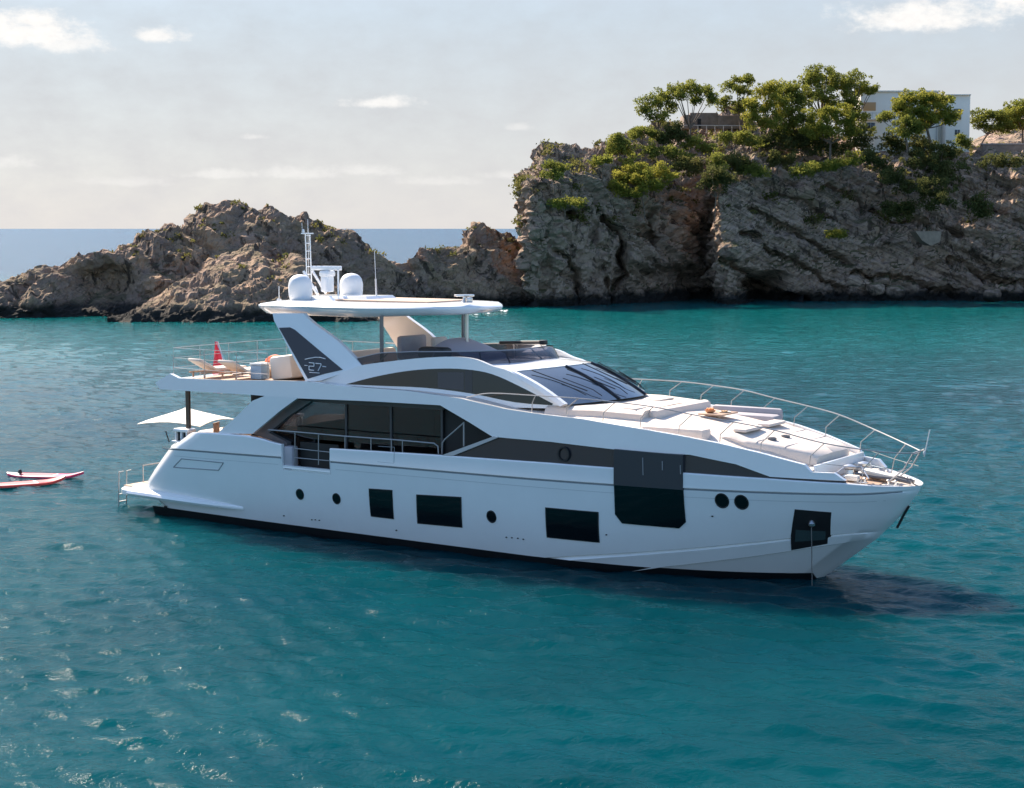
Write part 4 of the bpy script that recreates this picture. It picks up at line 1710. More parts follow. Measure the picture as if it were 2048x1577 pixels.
# bow rails, both sides the same
ST = [(14.6, 2.98, 4.46), (16.6, 3.0, 4.28), (17.7, 2.98, 4.2), (18.8, 2.88, 4.12), (19.87, 2.74, 4.03), (20.93, 2.56, 3.86), (22.04, 2.36, 3.70), (23.1, 2.13, 3.52), (24.3, 1.72, 3.22)]


def bow_rail(sg):
    top = [(14.4, sg * 2.98, 4.56), (15.2, sg * 2.99, 4.72)]
    for (x, y, z) in ST[1:]:
        lean = .42 if x > 17 else .15
        top.append((x + lean, sg * (y + .03), z + interp(x, [16, 18, 23, 24.4], [.42, .56, .62, .62])))
    top += [(25.9, sg * .95, 3.62), (26.55, sg * .28, 3.55)]
    posts = []
    for i, (x, y, z) in enumerate(ST[1:]):
        tp = top[i + 2]
        posts.append(((x, sg * y, z - .1), [(x + .03, sg * y, z + .26), tp]))
    posts.append(((25.45, sg * 1.1, 2.75), [(25.55, sg * 1.08, 3.2), (25.9, sg * .95, 3.62)]))
    rail(smooth_pts(top, 4), posts, .016, 'bow_rail')
    mb = MB()
    mb.tube([(24.5, sg * 1.66, 3.0 + .3), (25.5, sg * 1.08, 3.18), (26.5, sg * .28, 3.15)], .007, 5)
    part(mb, 'lower_wire', mat('wire_grey', (.25, .24, .24), .6))


bow_rail(-1)
bow_rail(1)
# pulpit frame, gangway arm and burgee staff at the tip
mb = MB()
for y in (-.28, .28):
    mb.tube([(26.55, y, 3.55), (26.3, y, 3.1), (25.9, y, 2.75)], .022, 6)
    mb.tube([(26.55, y, 3.55), (26.7, y * .5, 3.62)], .02, 6)
for k in range(4):
    t_ = k / 3.0
    mb.tube([(lerp(25.95, 26.5, t_), -.28, lerp(2.8, 3.5, t_)), (lerp(25.95, 26.5, t_), .28, lerp(2.8, 3.5, t_))], .016, 6)
part(mb, 'pulpit', RAILM)
mb = MB()
mb.tube([(26.75, 0, 3.45), (26.88, 0, 4.15)], .016, 6)
mb.lathe([(.03, 0), (.04, .05), (.02, .1)], (26.75, 0, 3.5), 8)
part(mb, 'jack_staff', MATS['aerial_white'])

# ---------------------------------------------------------------- foredeck lounge
def fd(x):
    return zwing(x) - .16


mb = MB()   # raised trunk between windscreen and lounge
rows = []
for i in range(13):
    x = lerp(16.6, 19.45, i / 12)
    w = interp(x, [16.6, 18, 19.45], [2.25, 2.05, 1.8])
    z0 = fd(x) - .1
    z1 = interp(x, [16.6, 18.0, 19.45], [4.38, 4.42, 4.36])
    rows.append([(x, -w - .14, z0), (x, -w - .05, z1 - .10), (x, -w + .10, z1), (x, 0, z1 + .05), (x, w - .10, z1), (x, w + .05, z1 - .10), (x, w + .14, z0)])
part(MB().loft(rows, caps=True), 'foredeck_trunk', DECKW, sharp=40)
mb = MB()
mb.box((19.58, 0.15, 4.14), (.34, 3.3, .50), bev=.13)
part(mb, 'sofa_backrest', CUSH)
mb = MB()
mb.box((20.0, 0.15, 3.86), (.75, 3.2, .26), bev=.09)
sb = part(mb, 'sofa_seat', CUSH)
mb = MB()
mb.box((20.55, -1.98, 3.80), (1.9, .55, .46), bev=.10)
part(mb, 'sofa_side', CUSH)
mb = MB()
mb.box((20.75, 1.75, 3.86), (2.2, .62, .42), bev=.10)
mb.box((20.75, 2.02, 4.05), (2.2, .2, .36), bev=.09)
part(mb, 'sofa_side', CUSHG)  # grey puts the shade on this seat's inner face into the colour
mb = MB()
mb.box((18.9, -1.45, 4.38), (.6, .6, .06), bev=.02)
mb.box((18.5, 0.7, 4.44), (.7, .9, .05), bev=.02)
part(mb, 'deck_hatch', DECKW)
mb = MB()
mb.box((20.7, 0.1, 3.66), (2.2, 3.2, .04))
part(mb, 'well_teak', TEAK)

t = onboard('folding_table', (20.75, 0.15, 3.685), 'wooden cockpit table laid with snacks between the foredeck sofas', 'table')
MB().box((0, 0, .52), (.75, 1.0, .045), bev=.015).build('table_top', TEAK, t)
MB().tube([(0, 0, 0), (0, 0, .5)], .06, 10).build('pedestal', mat('pedestal_cream', (.7, .62, .5), .5), t)
food = [('bowl', (20.62, -.08), 'small orange bowl of fruit on the foredeck table', 'bowl', (.75, .28, .08)),
        ('plate', (20.9, .25), 'white plate of food on the foredeck table', 'plate', (.8, .75, .7))]
for nm, (x, y), lb, ct, c_ in food:
    t = onboard(nm, (x, y, 4.228), lb, ct)
    if nm == 'bowl':
        MB().lathe([(.06, 0), (.13, .03), (.16, .09), (.15, .09), (.11, .04), (.02, .035)], (0, 0, 0), 18).build('dish', mat('terracotta_dish', (.55, .25, .12), .5), t)
        mb = MB()
        for k in range(6):
            mb.lathe([(.005, 0), (.045, .025), (.05, .05), (.035, .085), (.005, .1)], (.075 * math.cos(k), .075 * math.sin(k), .04), 8)
        mb.build('fruit', mat('fruit_orange', c_, .5), t)
    else:
        MB().lathe([(.1, 0), (.16, .015), (.17, .03), (.15, .022), (.02, .012)], (0, 0, 0), 18).build('dish', mat('china', c_, .3), t)
        mb = MB()
        for k in range(5):
            mb.box((.06 * math.cos(k * 1.3), .06 * math.sin(k * 1.3), .035), (.07, .05, .035), rot=k, bev=.012)
        mb.build('bread', mat('bread_brown', (.5, .3, .14), .7), t)

# big sun pad
rows = []
for i in range(17):
    x = lerp(21.75, 24.25, i / 16)
    w = interp(x, [21.75, 22.6, 24.25], [1.75, 1.72, 1.12])
    e = min(1, (i + .35) / 1.6, (16.35 - i) / 1.6)
    z0 = fd(x) + .02
    z1 = fd(x) + lerp(.10, .25, e ** .6) + interp(x, [21.75, 22.4, 24.2], [.06, .0, .10])
    rows.append([(x, -w, z0), (x, -w, z1 - .08), (x, -w + .10, z1), (x, -.03, z1 + .02), (x, 0, z1 + .0), (x, .03, z1 + .02), (x, w - .1, z1), (x, w, z1 - .08), (x, w, z0)])
sp = part(MB().loft(rows, caps=True), 'sunpad', CUSH, sharp=50)
mb = MB()
for y in (-.75, .75):
    mb.box((22.1, y, fd(22.1) + .36), (.40, 1.1, .10), bev=.05)
part(mb, 'headrest', CUSH, sp)
mb = MB()
for x_ in (22.75, 23.45):
    w_ = interp(x_, [21.75, 22.6, 24.25], [1.75, 1.72, 1.12])
    zt_ = fd(x_) + .25 + interp(x_, [21.75, 22.4, 24.2], [.06, .0, .10])
    mb.tube([(x_, -w_ + .05, zt_ - .03), (x_, -w_ + .14, zt_ + .004), (x_, w_ - .14, zt_ + .004), (x_, w_ - .05, zt_ - .03)], .016, 6)
part(mb, 'seam', CUSHG, sp)
for (x, y) in ((22.9, -.95), (22.95, -.2)):
    t = onboard('cup_holder', (x, y, fd(x) + .26), 'grey round drinks holder on the sun pad' + (' nearer the starboard rail' if y < -.5 else ' nearer the middle'), 'cup holder', 'drinks holders on the sun pad')
    MB().lathe([(.10, 0), (.12, .02), (.12, .09), (.09, .09), (.085, .03), (.01, .03)], (0, 0, 0), 18).build('holder', mat('holder_grey', (.12, .12, .13), .4), t)

# anchor gear on the bow teak
def lz(x):
    return ztop(x) - .05


gear = [(24.85, -.35), (24.95, .4)]
for (x, y) in gear:
    mb = MB()
    mb.lathe([(.20, 0), (.20, .05), (.13, .09), (.11, .22), (.16, .26), (.16, .32), (.05, .36)], (x, y, lz(x)), 16)
    part(mb, 'windlass', STEEL)
for sg in (-1, 1):
    mb = MB()
    mb.tube([(25.0, sg * .3, lz(25) + .12), (25.5, sg * .22, lz(25.5) + .1), (26.1, sg * .15, lz(26) + .12), (26.45, sg * .12, lz(26.4) + .08)], .05, 8)
    part(mb, 'chain_channel', mat('chain_steel', (.2, .2, .2), .5))
mb = MB()
mb.box((24.7, .95, lz(24.7) + .12), (.4, .35, .22), bev=.05)
part(mb, 'deck_gear', LINING)
for (x, y) in ((25.35, -.78), (25.35, .78), (24.75, -1.2), (24.75, 1.2), (26.05, -.42), (26.05, .42)):
    mb = MB()
    for dx in (-.1, .1):
        mb.lathe([(.03, 0), (.025, .10), (.045, .13), (.02, .15)], (x + dx, y, lz(x) - .01), 10)
    mb.box((x, y, lz(x)), (.34, .12, .03), bev=.01)
    part(mb, 'cleat', STEEL)
mb = MB()
mb.box((25.55, .0, lz(25.5) + .16), (.9, .34, .10), bev=.03, tilt=(R(8), 'Y'))
mb.box((25.25, .35, lz(25.3) + .12), (.3, .2, .2), bev=.04)
part(mb, 'deck_gear', LINING)
mb = MB()
mb.box((25.1, -.75, lz(25.1) + .08), (.35, .25, .14), bev=.03)
part(mb, 'deck_gear', LINING)
mb = MB()
mb.tube([(24.6 + .0, -1.0, lz(24.6) + .06), (24.8, -.6, lz(24.8) + .3), (25.2, -.4, lz(25.2) + .34), (25.5, -.62, lz(25.5) + .1)], .02, 6)
part(mb, 'mooring_hook', STEEL)

# ---------------------------------------------------------------- paddle boards on the water
def paddle_board(c, heading, L_, label, tip, seatcol):
    t = empty('paddle_board', c, heading, label, 'paddle board', 'paddle boards drifting behind the stern')
    rows = []
    n = 26
    for i in range(n + 1):
        u = i / n
        s = lerp(-L_ / 2, L_ / 2, u)
        w = .40 * (max(0.0, 1 - abs(2 * u - 1) ** 2.6)) ** .55 + .012
        rk = .16 * max(0, (u - .72) / .28) ** 2 + .05 * max(0, (.2 - u) / .2) ** 2
        h = .075
        rows.append([(s, -w * .8, rk - h), (s, -w, rk - .02), (s, -w * .93, rk + .03), (s, -w * .5, rk + .05), (s, w * .5, rk + .05), (s, w * .93, rk + .03), (s, w, rk - .02), (s, w * .8, rk - h)])
    MB().loft(rows, close_u=True, caps=True).build('board', mat('board_white', (.78, .75, .72), .35), t, sharp=50)
    mb = MB()
    strip_ = [[(r[1][0], r[1][1] * 1.015, r[1][2] - .035), (r[1][0], r[1][1] * 1.02, r[1][2] + .035), (r[2][0], r[2][1], r[2][2] + .006)] for r in rows]
    mb.loft(strip_)
    strip2 = [[(r[6][0], r[6][1] * 1.015, r[6][2] - .035), (r[6][0], r[6][1] * 1.02, r[6][2] + .035), (r[5][0], r[5][1], r[5][2] + .006)] for r in rows]
    mb.loft(strip2)
    mb.build('rail_stripe', tip, t)
    mb = MB()
    sub = [[(x, y * .93, z + .008) for (x, y, z) in (r[2], r[3], r[4], r[5])] for r in rows[17:26]]
    mb.loft(sub)
    mb.build('nose_patch', tip, t)
    mb = MB()
    sub = [[(x, y * .8, z + .010) for (x, y, z) in (r[2], r[3], r[4], r[5])] for r in rows[5:17]]
    mb.loft(sub)
    mb.build('deck_pad', seatcol, t)
    return t


PINK = mat('board_magenta', (.62, .04, .13), .4)
RED2 = mat('board_red', (.70, .07, .06), .4)
PAD = mat('board_pad_pale', (.70, .13, .15), .8)
a1 = YACHT_M @ Vector((-7.9, 1.15, .08))
b1 = YACHT_M @ Vector((-6.95, -1.0, .08))
p0, p1 = Vector((wat(12, 945, 67).x, 0, 0)), None


def ground(px, py, z):
    p = onZ(px, py, z)
    return YACHT_M @ p


e0, e1 = ground(14, 948, .1), ground(168, 952, .1)
e1 = e0 + (e1 - e0).normalized() * 3.3
ctr = (e0 + ground(168, 952, .1)) / 2
ang = math.atan2((ground(168, 952, .1) - e0).y, (ground(168, 952, .1) - e0).x)
ln = (ground(168, 952, .1) - e0).length
pb = paddle_board((ctr.x, ctr.y, .07), ang, ln, 'white paddle board with magenta ends floating farther from the camera', PINK, PAD)
t = empty('dry_bag', (wat(97, 946, 67).x, ctr.y, .13), 0, 'small dark dry bag lying on the magenta paddle board', 'bag')
MB().lathe([(.02, 0), (.07, .02), (.08, .09), (.06, .15), (.02, .18)], (0, 0, 0), 12).build('bag_body', BLACKM, t)
f0, f1 = ground(-40, 972, .1), ground(132, 960, .1)
ctr2 = (f0 + f1) / 2
pb2 = paddle_board((ctr2.x, ctr2.y, .07), math.atan2((f1 - f0).y, (f1 - f0).x), (f1 - f0).length, 'white paddle board with red pad half outside the picture beside the magenta one', RED2, RED2)
# ------------------------------------------------------------------ rock
def rock_mat(name, ca, cb, cc, strata=0.0, scrub=0.0):
    m = bpy.data.materials.new(name)
    m.use_nodes = True
    nt = m.node_tree
    N, L = nt.nodes, nt.links
    b = N['Principled BSDF']
    b.inputs['Roughness'].default_value = 0.9
    b.inputs['Specular IOR Level'].default_value = 0.2
    geo = N.new('ShaderNodeNewGeometry')
    pos = geo.outputs['Position']

    def noise(scale, detail=6, rough=.65, mp_scale=None, rot=None, dist=0.0):
        src = pos
        if rot:
            m0 = N.new('ShaderNodeMapping')
            m0.inputs['Rotation'].default_value = rot
            L.new(pos, m0.inputs[0])
            src = m0.outputs[0]
        mp = N.new('ShaderNodeMapping')
        mp.inputs['Scale'].default_value = mp_scale or (1, 1, 1)
        L.new(src, mp.inputs[0])
        n = N.new('ShaderNodeTexNoise')
        n.inputs['Scale'].default_value = scale
        n.inputs['Detail'].default_value = detail
        n.inputs['Roughness'].default_value = rough
        n.inputs['Distortion'].default_value = dist
        L.new(mp.outputs[0], n.inputs['Vector'])
        return n.outputs['Fac']

    def mr(v, a, b_, c_=0.0, d_=1.0):
        n = N.new('ShaderNodeMapRange')
        n.interpolation_type = 'SMOOTHSTEP'
        L.new(v, n.inputs[0])
        for i_, q_ in enumerate((a, b_, c_, d_)):
            n.inputs[i_ + 1].default_value = q_
        return n.outputs[0]

    def mix(f, a, b_):
        n = N.new('ShaderNodeMix')
        n.data_type = 'RGBA'
        L.new(f, n.inputs[0])
        for s_, v_ in ((6, a), (7, b_)):
            if isinstance(v_, tuple):
                n.inputs[s_].default_value = (*v_, 1)
            else:
                L.new(v_, n.inputs[s_])
        return n.outputs[2]

    c = mix(mr(noise(0.22), .40, .62), ca, cb)
    c = mix(mr(noise(0.9, 8, .7), .52, .70, 0, .75), c, cc)
    c = mix(mr(noise(2.6, 6, .7), .50, .66, 0, .55), c, tuple(x * .45 for x in ca))
    if strata:
        s = noise(1.0, 4, .6, (0.22, .22, 2.2), (0, R(-24), R(10)), 0.7)
        sepx = N.new('ShaderNodeSeparateXYZ')
        L.new(pos, sepx.inputs[0])
        lay = mr(sepx.outputs[0], 20.0, 30.0, .25, 1.0)

        def times(a, b_):
            n = N.new('ShaderNodeMath')
            n.operation = 'MULTIPLY'
            L.new(a, n.inputs[0])
            L.new(b_, n.inputs[1])
            return n.outputs[0]
        c = mix(times(lay, mr(s, .50, .58, 0, strata)), c, tuple(min(1, x * 1.6) for x in ca))
        c = mix(times(lay, mr(s, .47, .39, 0, strata)), c, tuple(x * .3 for x in ca))
        # pale patches, and dark clefts with their shade put into the colour
        c = mix(mr(noise(.30, 7, .72, dist=.8), .56, .66, 0, .7), c, tuple(min(1, x * 1.7) for x in ca))
        c = mix(mr(noise(.42, 7, .7, (1, 1, .55), (0, R(18), 0), 1.2), .455, .39, 0, .9), c, tuple(x * .22 for x in ca))
    sep = N.new('ShaderNodeSeparateXYZ')
    L.new(pos, sep.inputs[0])
    nsep = N.new('ShaderNodeSeparateXYZ')
    L.new(geo.outputs['Normal'], nsep.inputs[0])
    if scrub:
        # low dry scrub where the rock is flat enough to hold soil
        mul = N.new('ShaderNodeMath')
        mul.operation = 'MULTIPLY'
        L.new(mr(nsep.outputs[2], .50, .80), mul.inputs[0])
        L.new(mr(noise(.35, 5, .6), .40, .58, 0, scrub), mul.inputs[1])
        c = mix(mul.outputs[0], c, (0.075, 0.075, 0.030))
    # wet, weed-dark rock in the splash zone
    add = N.new('ShaderNodeMath')
    add.operation = 'MULTIPLY_ADD'
    L.new(noise(.5, 4), add.inputs[0])
    add.inputs[1].default_value = -2.2
    L.new(sep.outputs[2], add.inputs[2])
    c = mix(mr(add.outputs[0], .9, -.4), c, (0.020, 0.019, 0.017))
    L.new(c, b.inputs['Base Color'])
    h = N.new('ShaderNodeMath')
    h.operation = 'MULTIPLY_ADD'
    L.new(noise(1.3, 8, .7), h.inputs[0])
    h.inputs[1].default_value = 1.0
    h2 = N.new('ShaderNodeTexVoronoi')
    h2.inputs['Scale'].default_value = .8
    mp = N.new('ShaderNodeMapping')
    mp.inputs['Scale'].default_value = (1, 1, 1.6)
    mp.inputs['Rotation'].default_value = (0, R(24), 0)
    L.new(pos, mp.inputs[0])
    L.new(mp.outputs[0], h2.inputs['Vector'])
    L.new(h2.outputs['Distance'], h.inputs[2])
    bp = N.new('ShaderNodeBump')
    bp.inputs['Strength'].default_value = 0.9
    bp.inputs['Distance'].default_value = 0.55
    L.new(h.outputs[0], bp.inputs['Height'])
    L.new(bp.outputs[0], b.inputs['Normal'])
    MATS[name] = m
    return m


ROCK_I = rock_mat('islet_rock', (0.27, 0.185, 0.14), (0.38, 0.25, 0.165), (0.14, 0.105, 0.085), 0.2, 0.55)
ROCK_H = rock_mat('cliff_rock', (0.33, 0.235, 0.175), (0.37, 0.26, 0.19), (0.20, 0.145, 0.115), 0.5, 0.9)


def depth_at_water(py):
    d = wray(1024, py)
    return CAM_H / (-d.z) * d.y


def relief(name, cols, material, step, amp, label, dents=(), strata=None, seed=0.0, cracks=()):
    """cols: (px, [(py, depth or +offset from the waterline depth), ...]) from one end to the other; real 3-D surface"""
    K = len(cols[0][1])
    ctl = np.zeros((len(cols), K, 3))
    for i, (px, prof) in enumerate(cols):
        for k, (py, dp, *dx) in enumerate(prof):
            p = wat(px + (dx[0] if dx else 0), py, dp)
            ctl[i, k] = (p.x, p.y, p.z)

    def resample(P, n_or_step):
        """P (n, m, 3): resample along axis 0 by mean arc length"""
        seg = np.linalg.norm(np.diff(P, axis=0), axis=2).mean(axis=1)
        cum = np.concatenate([[0], np.cumsum(seg)])
        n = max(2, int(cum[-1] / n_or_step))
        t = np.linspace(0, cum[-1], n)
        out = np.empty((n, P.shape[1], 3))
        # monotone-ish cubic: mix of linear and Catmull-Rom
        j = np.clip(np.searchsorted(cum, t, side='right') - 1, 0, len(seg) - 1)
        u = ((t - cum[j]) / np.maximum(seg[j], 1e-6))[:, None, None]
        p1, p2 = P[j], P[j + 1]
        p0, p3 = P[np.maximum(j - 1, 0)], P[np.minimum(j + 2, len(P) - 1)]
        m1, m2 = (p2 - p0) * .35, (p3 - p1) * .35
        h = (2 * u ** 3 - 3 * u ** 2 + 1) * p1 + (u ** 3 - 2 * u ** 2 + u) * m1 + (-2 * u ** 3 + 3 * u ** 2) * p2 + (u ** 3 - u ** 2) * m2
        return h
    G = resample(ctl, step)
    G = resample(np.swapaxes(G, 0, 1), step)          # rows along the profile
    G = np.swapaxes(G, 0, 1)
    nu, nv = G.shape[:2]
    P = G.reshape(-1, 3)
    gu = np.gradient(G, axis=0)
    gv = np.gradient(G, axis=1)
    nrm = np.cross(gu, gv)
    nrm /= np.maximum(np.linalg.norm(nrm, axis=2), 1e-6)[..., None]
    if (nrm[..., 1].mean()) > 0:
        nrm = -nrm
    n_ = nrm.reshape(-1, 3)
    q = P + seed
    warp = np.stack([fbm(q / 9 + 3.1, 3), fbm(q / 9 + 7.7, 3), fbm(q / 9 + 11.3, 3)], 1)
    d = amp * 1.5 * fbm(q / 11.0 + warp * .5, 4)
    d += amp * 0.9 * (fbm(q / 4.2 + warp, 5, ridged=True) - .1)
    d += amp * 0.32 * fbm(q / 1.1 + warp, 4, ridged=True)
    if strata:
        (ax, per, sa) = strata
        s = (q @ np.array(ax)) / per + fbm(q / 14.0, 3) * 1.3
        fr = s - np.floor(s)
        st = np.where(fr < .75, fr / .75, (1 - fr) / .25)
        s2 = s * 2.7 + .3
        fr2 = s2 - np.floor(s2)
        st2 = np.where(fr2 < .7, fr2 / .7, (1 - fr2) / .3)
        mask = np.clip(fbm(q / 13.0 + 5, 3) * 1.5 + .6, 0, 1)
        d += sa * (st - .5) * mask + sa * .45 * (st2 - .5) * mask
    # blocks and fissures
    cell = np.floor(q / np.array([3.1, 3.1, 2.6]) + warp * 1.2)
    hsh = np.sin(cell @ np.array([12.9898, 78.233, 37.719])) * 43758.5453
    d += amp * .38 * ((hsh - np.floor(hsh)) - .5)
    d -= d.mean()
    P2 = P + n_ * d[:, None]
    if dents:
        # recesses, given where they are seen
        rel = P - np.array([0, 0, CAM_H])
        fw = rel[:, 1] * math.cos(PITCH) - rel[:, 2] * math.sin(PITCH)
        up = rel[:, 1] * math.sin(PITCH) + rel[:, 2] * math.cos(PITCH)
        sx = PX_CX + F_PX * rel[:, 0] / fw
        sy = PX_CY - F_PX * up / fw
        for (dx_, dy_, rx, ry, dep) in dents:
            w = np.exp(-(np.abs((sx - dx_) / rx) ** 3 + np.abs((sy - dy_) / ry) ** 3))
            P2[:, 1] += w * dep
        jx = sx + 9 * fbm(P / 3.0 + 2.2, 3)
        jy = sy + 9 * fbm(P / 3.0 + 8.8, 3)
        for (line, wd, dep) in cracks:
            best = np.full(len(P), 1e9)
            for (ax_, ay_), (bx_, by_) in zip(line[:-1], line[1:]):
                vx, vy = bx_ - ax_, by_ - ay_
                t = np.clip(((jx - ax_) * vx + (jy - ay_) * vy) / (vx * vx + vy * vy), 0, 1)
                best = np.minimum(best, np.hypot(jx - ax_ - t * vx, jy - ay_ - t * vy))
            P2[:, 1] += dep * np.exp(-(best / wd) ** 2) * (P[:, 1] < P[:, 1].min() + 40)
    idx = np.arange(nu * nv).reshape(nu, nv)
    qd = np.stack([idx[:-1, :-1], idx[1:, :-1], idx[1:, 1:], idx[:-1, 1:]], -1).reshape(-1, 4)
    me = bpy.data.meshes.new(name)
    me.vertices.add(len(P2))
    me.vertices.foreach_set('co', P2.astype(np.float32).ravel())
    me.loops.add(len(qd) * 4)
    me.loops.foreach_set('vertex_index', qd.ravel().astype(np.int32))
    me.polygons.add(len(qd))
    me.polygons.foreach_set('loop_start', (np.arange(len(qd)) * 4).astype(np.int32))
    me.polygons.foreach_set('use_smooth', [False] * len(qd))
    me.update(calc_edges=True)
    me.materials.append(material)
    o = bpy.data.objects.new(name, me)
    COL.objects.link(o)
    o['kind'] = 'structure'
    o['label'] = label
    o['_n'] = 0
    del o['_n']
    return o, P2.reshape(nu, nv, 3), nrm


def ridge_cols(crest, base_py, D0f, back, bulge):
    """crest: [(px, py)], builds foot, lower face, upper face, crest, back slope, far foot"""
    cols = []
    for (px, py) in crest:
        by = base_py(px)
        d0 = D0f(px)
        h = by - py
        b = back(px)
        cols.append((px, [(by + 14, d0 - 1.0), (by, d0), (by - h * .30, d0 + b * .16 - bulge), (by - h * .62, d0 + b * .36), (by - h * .90, d0 + b * .68),
                          (py, d0 + b), (py + h * .06, d0 + b * 1.25), (by - h * .35 - 6, d0 + b * 2.0), (by - 12, d0 + b * 2.9)]))
    return cols


crest = [(-260, 640), (-190, 622), (-110, 598), (-50, 585), (0, 572), (50, 556), (100, 536), (170, 515), (220, 496), (270, 478), (330, 459), (368, 452), (384, 430), (420, 412), (480, 405), (525, 409), (560, 413), (576, 428), (608, 428), (628, 450), (700, 466), (730, 490), (790, 527), (822, 534), (834, 512), (856, 490), (880, 488), (910, 494), (926, 484), (938, 462), (948, 456), (964, 461), (998, 482), (1030, 497), (1060, 520), (1110, 560), (1150, 600)]
ridge, ridgeP, _ = relief('rock_ridge', ridge_cols(crest, lambda x: interp(x, [-260, 0, 250, 560, 1000, 1150], [636, 636, 632, 630, 613, 608]),
                          lambda x: depth_at_water(interp(x, [-260, 0, 250, 560, 1000, 1150], [636, 636, 632, 630, 613, 608])),
                          lambda x: interp(x, [-260, 0, 300, 480, 700, 830, 950, 1100], [4, 6, 9, 11, 9, 5, 8, 8]), 0.5),
                          ROCK_I, 0.26, 1.25, 'long low rocky islet ridge running out from the cliff', strata=((.55, .1, .83), 2.2, .7),
                          dents=((190, 575, 70, 36, 5.0),), seed=2.0)
crest2 = [(215, 645), (255, 632), (300, 603), (350, 564), (400, 531), (450, 502), (500, 487), (525, 490), (540, 513), (565, 522), (588, 512), (606, 523), (640, 556), (690, 590), (760, 622), (820, 640)]
outc, outP, _ = relief('rock_outcrop', ridge_cols(crest2, lambda x: 644, lambda x: depth_at_water(644), lambda x: interp(x, [215, 300, 500, 600, 820], [3, 10, 19, 14, 4]), 0.3),
                       ROCK_I, 0.24, .95, 'sunlit sloping rock outcrop in front of the islet ridge', strata=((-.55, .2, .8), 1.9, .5), seed=11.0)

# headland: (px, base py, edge py, crest py, depth shift of the base, lean of the face in metres, depth of the slope behind)
HD = [
    (1100, 606, 470, 400, 30, 3, 8), (1078, 608, 420, 362, 22, 2, 8), (1060, 610, 392, 352, 12, 1.5, 8), (1049, 612, 380, 366, 5, 1, 6), (1050, 613, 374, 364, 0.5, .8, 5), (1064, 613, 372, 360, -1.5, .8, 6),
    (1078, 613, 368, 316, -2, 1.5, 8), (1092, 612, 345, 302, -2, 2.5, 8), (1115, 612, 350, 306, -2, 3, 9), (1140, 611, 348, 314, -1.5, 3, 10), (1165, 611, 350, 318, -1, 3.5, 12), (1200, 610, 365, 314, 0, 4, 14),
    (1230, 610, 395, 300, 0.5, 4, 18), (1270, 609, 402, 268, 1, 4, 22), (1320, 608, 392, 256, 4, 5, 24), (1370, 607, 372, 250, 8, 5, 22), (1405, 606, 364, 250, 12, 4, 20), (1424, 606, 362, 250, 15, 2, 18),
    (1434, 606, 372, 250, 4, 4, 24), (1442, 606, 380, 250, -3.5, 6, 26), (1470, 606, 372, 250, -4.5, 8, 27), (1540, 605, 352, 256, -1, 9, 26), (1620, 604, 340, 270, 0, 10, 24), (1700, 603, 338, 286, 0, 11, 22),
    (1760, 603, 345, 292, 0, 12, 22), (1830, 602, 360, 294, 0, 14, 22), (1900, 601, 350, 296, -1, 14, 24), (1970, 601, 325, 303, -2, 13, 26), (2048, 600, 320, 304, -4, 13, 28), (2140, 600, 318, 302, -8, 13, 30), (2300, 600, 316, 300, -16, 13, 30), (2480, 602, 330, 306, -26, 13, 30)]
cols = []
for (px, by, ey, cy_, ds, lean, back) in HD:
    d0 = depth_at_water(by) + ds
    h = by - ey
    cols.append((px, [(by + 12, d0 - .8), (by, d0), (by - h * .22, d0 + lean * .16 + .6), (by - h * .48, d0 + lean * .34), (by - h * .76, d0 + lean * .68), (ey, d0 + lean),
                      (lerp(ey, cy_, .45), d0 + lean + back * .36), (cy_, d0 + lean + back), (cy_ + 4, d0 + lean + back + 14), (cy_ + 30, d0 + lean + back + 34), (by - 30, d0 + lean + back + 60)]))
CRACKS = [([(1185, 415), (1232, 468), (1250, 560)], 5, 2.4), ([(1302, 420), (1312, 500)], 5, 2.0), ([(1120, 418), (1165, 445)], 6, 1.8), ([(1110, 500), (1150, 545), (1160, 600)], 5, 1.5),
          ([(1450, 520), (1550, 572), (1640, 606)], 5, 2.4), ([(1480, 470), (1600, 535), (1690, 585)], 4.5, 2.0), ([(1500, 420), (1640, 492), (1700, 530)], 4.5, 1.6), ([(1560, 390), (1700, 455)], 5, 1.6),
          ([(1750, 420), (1830, 450), (1920, 470)], 6, 2.2), ([(1700, 552), (1800, 560), (1870, 585)], 5, 2.0), ([(1900, 520), (2000, 560), (2060, 570)], 5, 2.0), ([(1930, 400), (2050, 450)], 5, 1.6),
          ([(1215, 560), (1230, 610)], 7, 2.4), ([(1345, 540), (1390, 600)], 7, 2.2), ([(1660, 370), (1720, 400), (1760, 440)], 5, 1.5)]
headland, headP, headN = relief('headland', cols, ROCK_H, 0.27, 1.7, 'tall rocky cliff headland with pines on top', strata=((.42, .12, .90), 2.3, 1.25),
                                dents=((1525, 588, 38, 34, 12.0), (1590, 598, 30, 12, 5.0), (1300, 470, 14, 26, 3.0), (1330, 572, 70, 36, 3.5), (1240, 540, 12, 60, 3.0), (1180, 470, 10, 30, 2.0), (1400, 520, 16, 60, 3.0), (1130, 430, 18, 10, 2.0), (1760, 590, 40, 14, 3), (1900, 592, 40, 12, 3)), seed=5.0,
                                cracks=CRACKS)

# far hillside at the right edge
cols = []
for (px, cy_) in ((1900, 300), (1955, 280), (1990, 262), (2030, 246), (2090, 236), (2180, 228), (2300, 240), (2400, 280)):
    cols.append((px, [(330, 262), (310, 264), (lerp(300, cy_, .5), 272), (cy_, 284), (cy_ + 5, 300), (330, 320)]))
hill, hillP, _ = relief('hillside', cols, rock_mat('hill_rock', (0.42, 0.29, 0.22), (0.36, 0.25, 0.18), (.2, .16, .11), 0.0, .5), .7, .8, 'pinkish sunlit hillside behind the white house', seed=21.0)


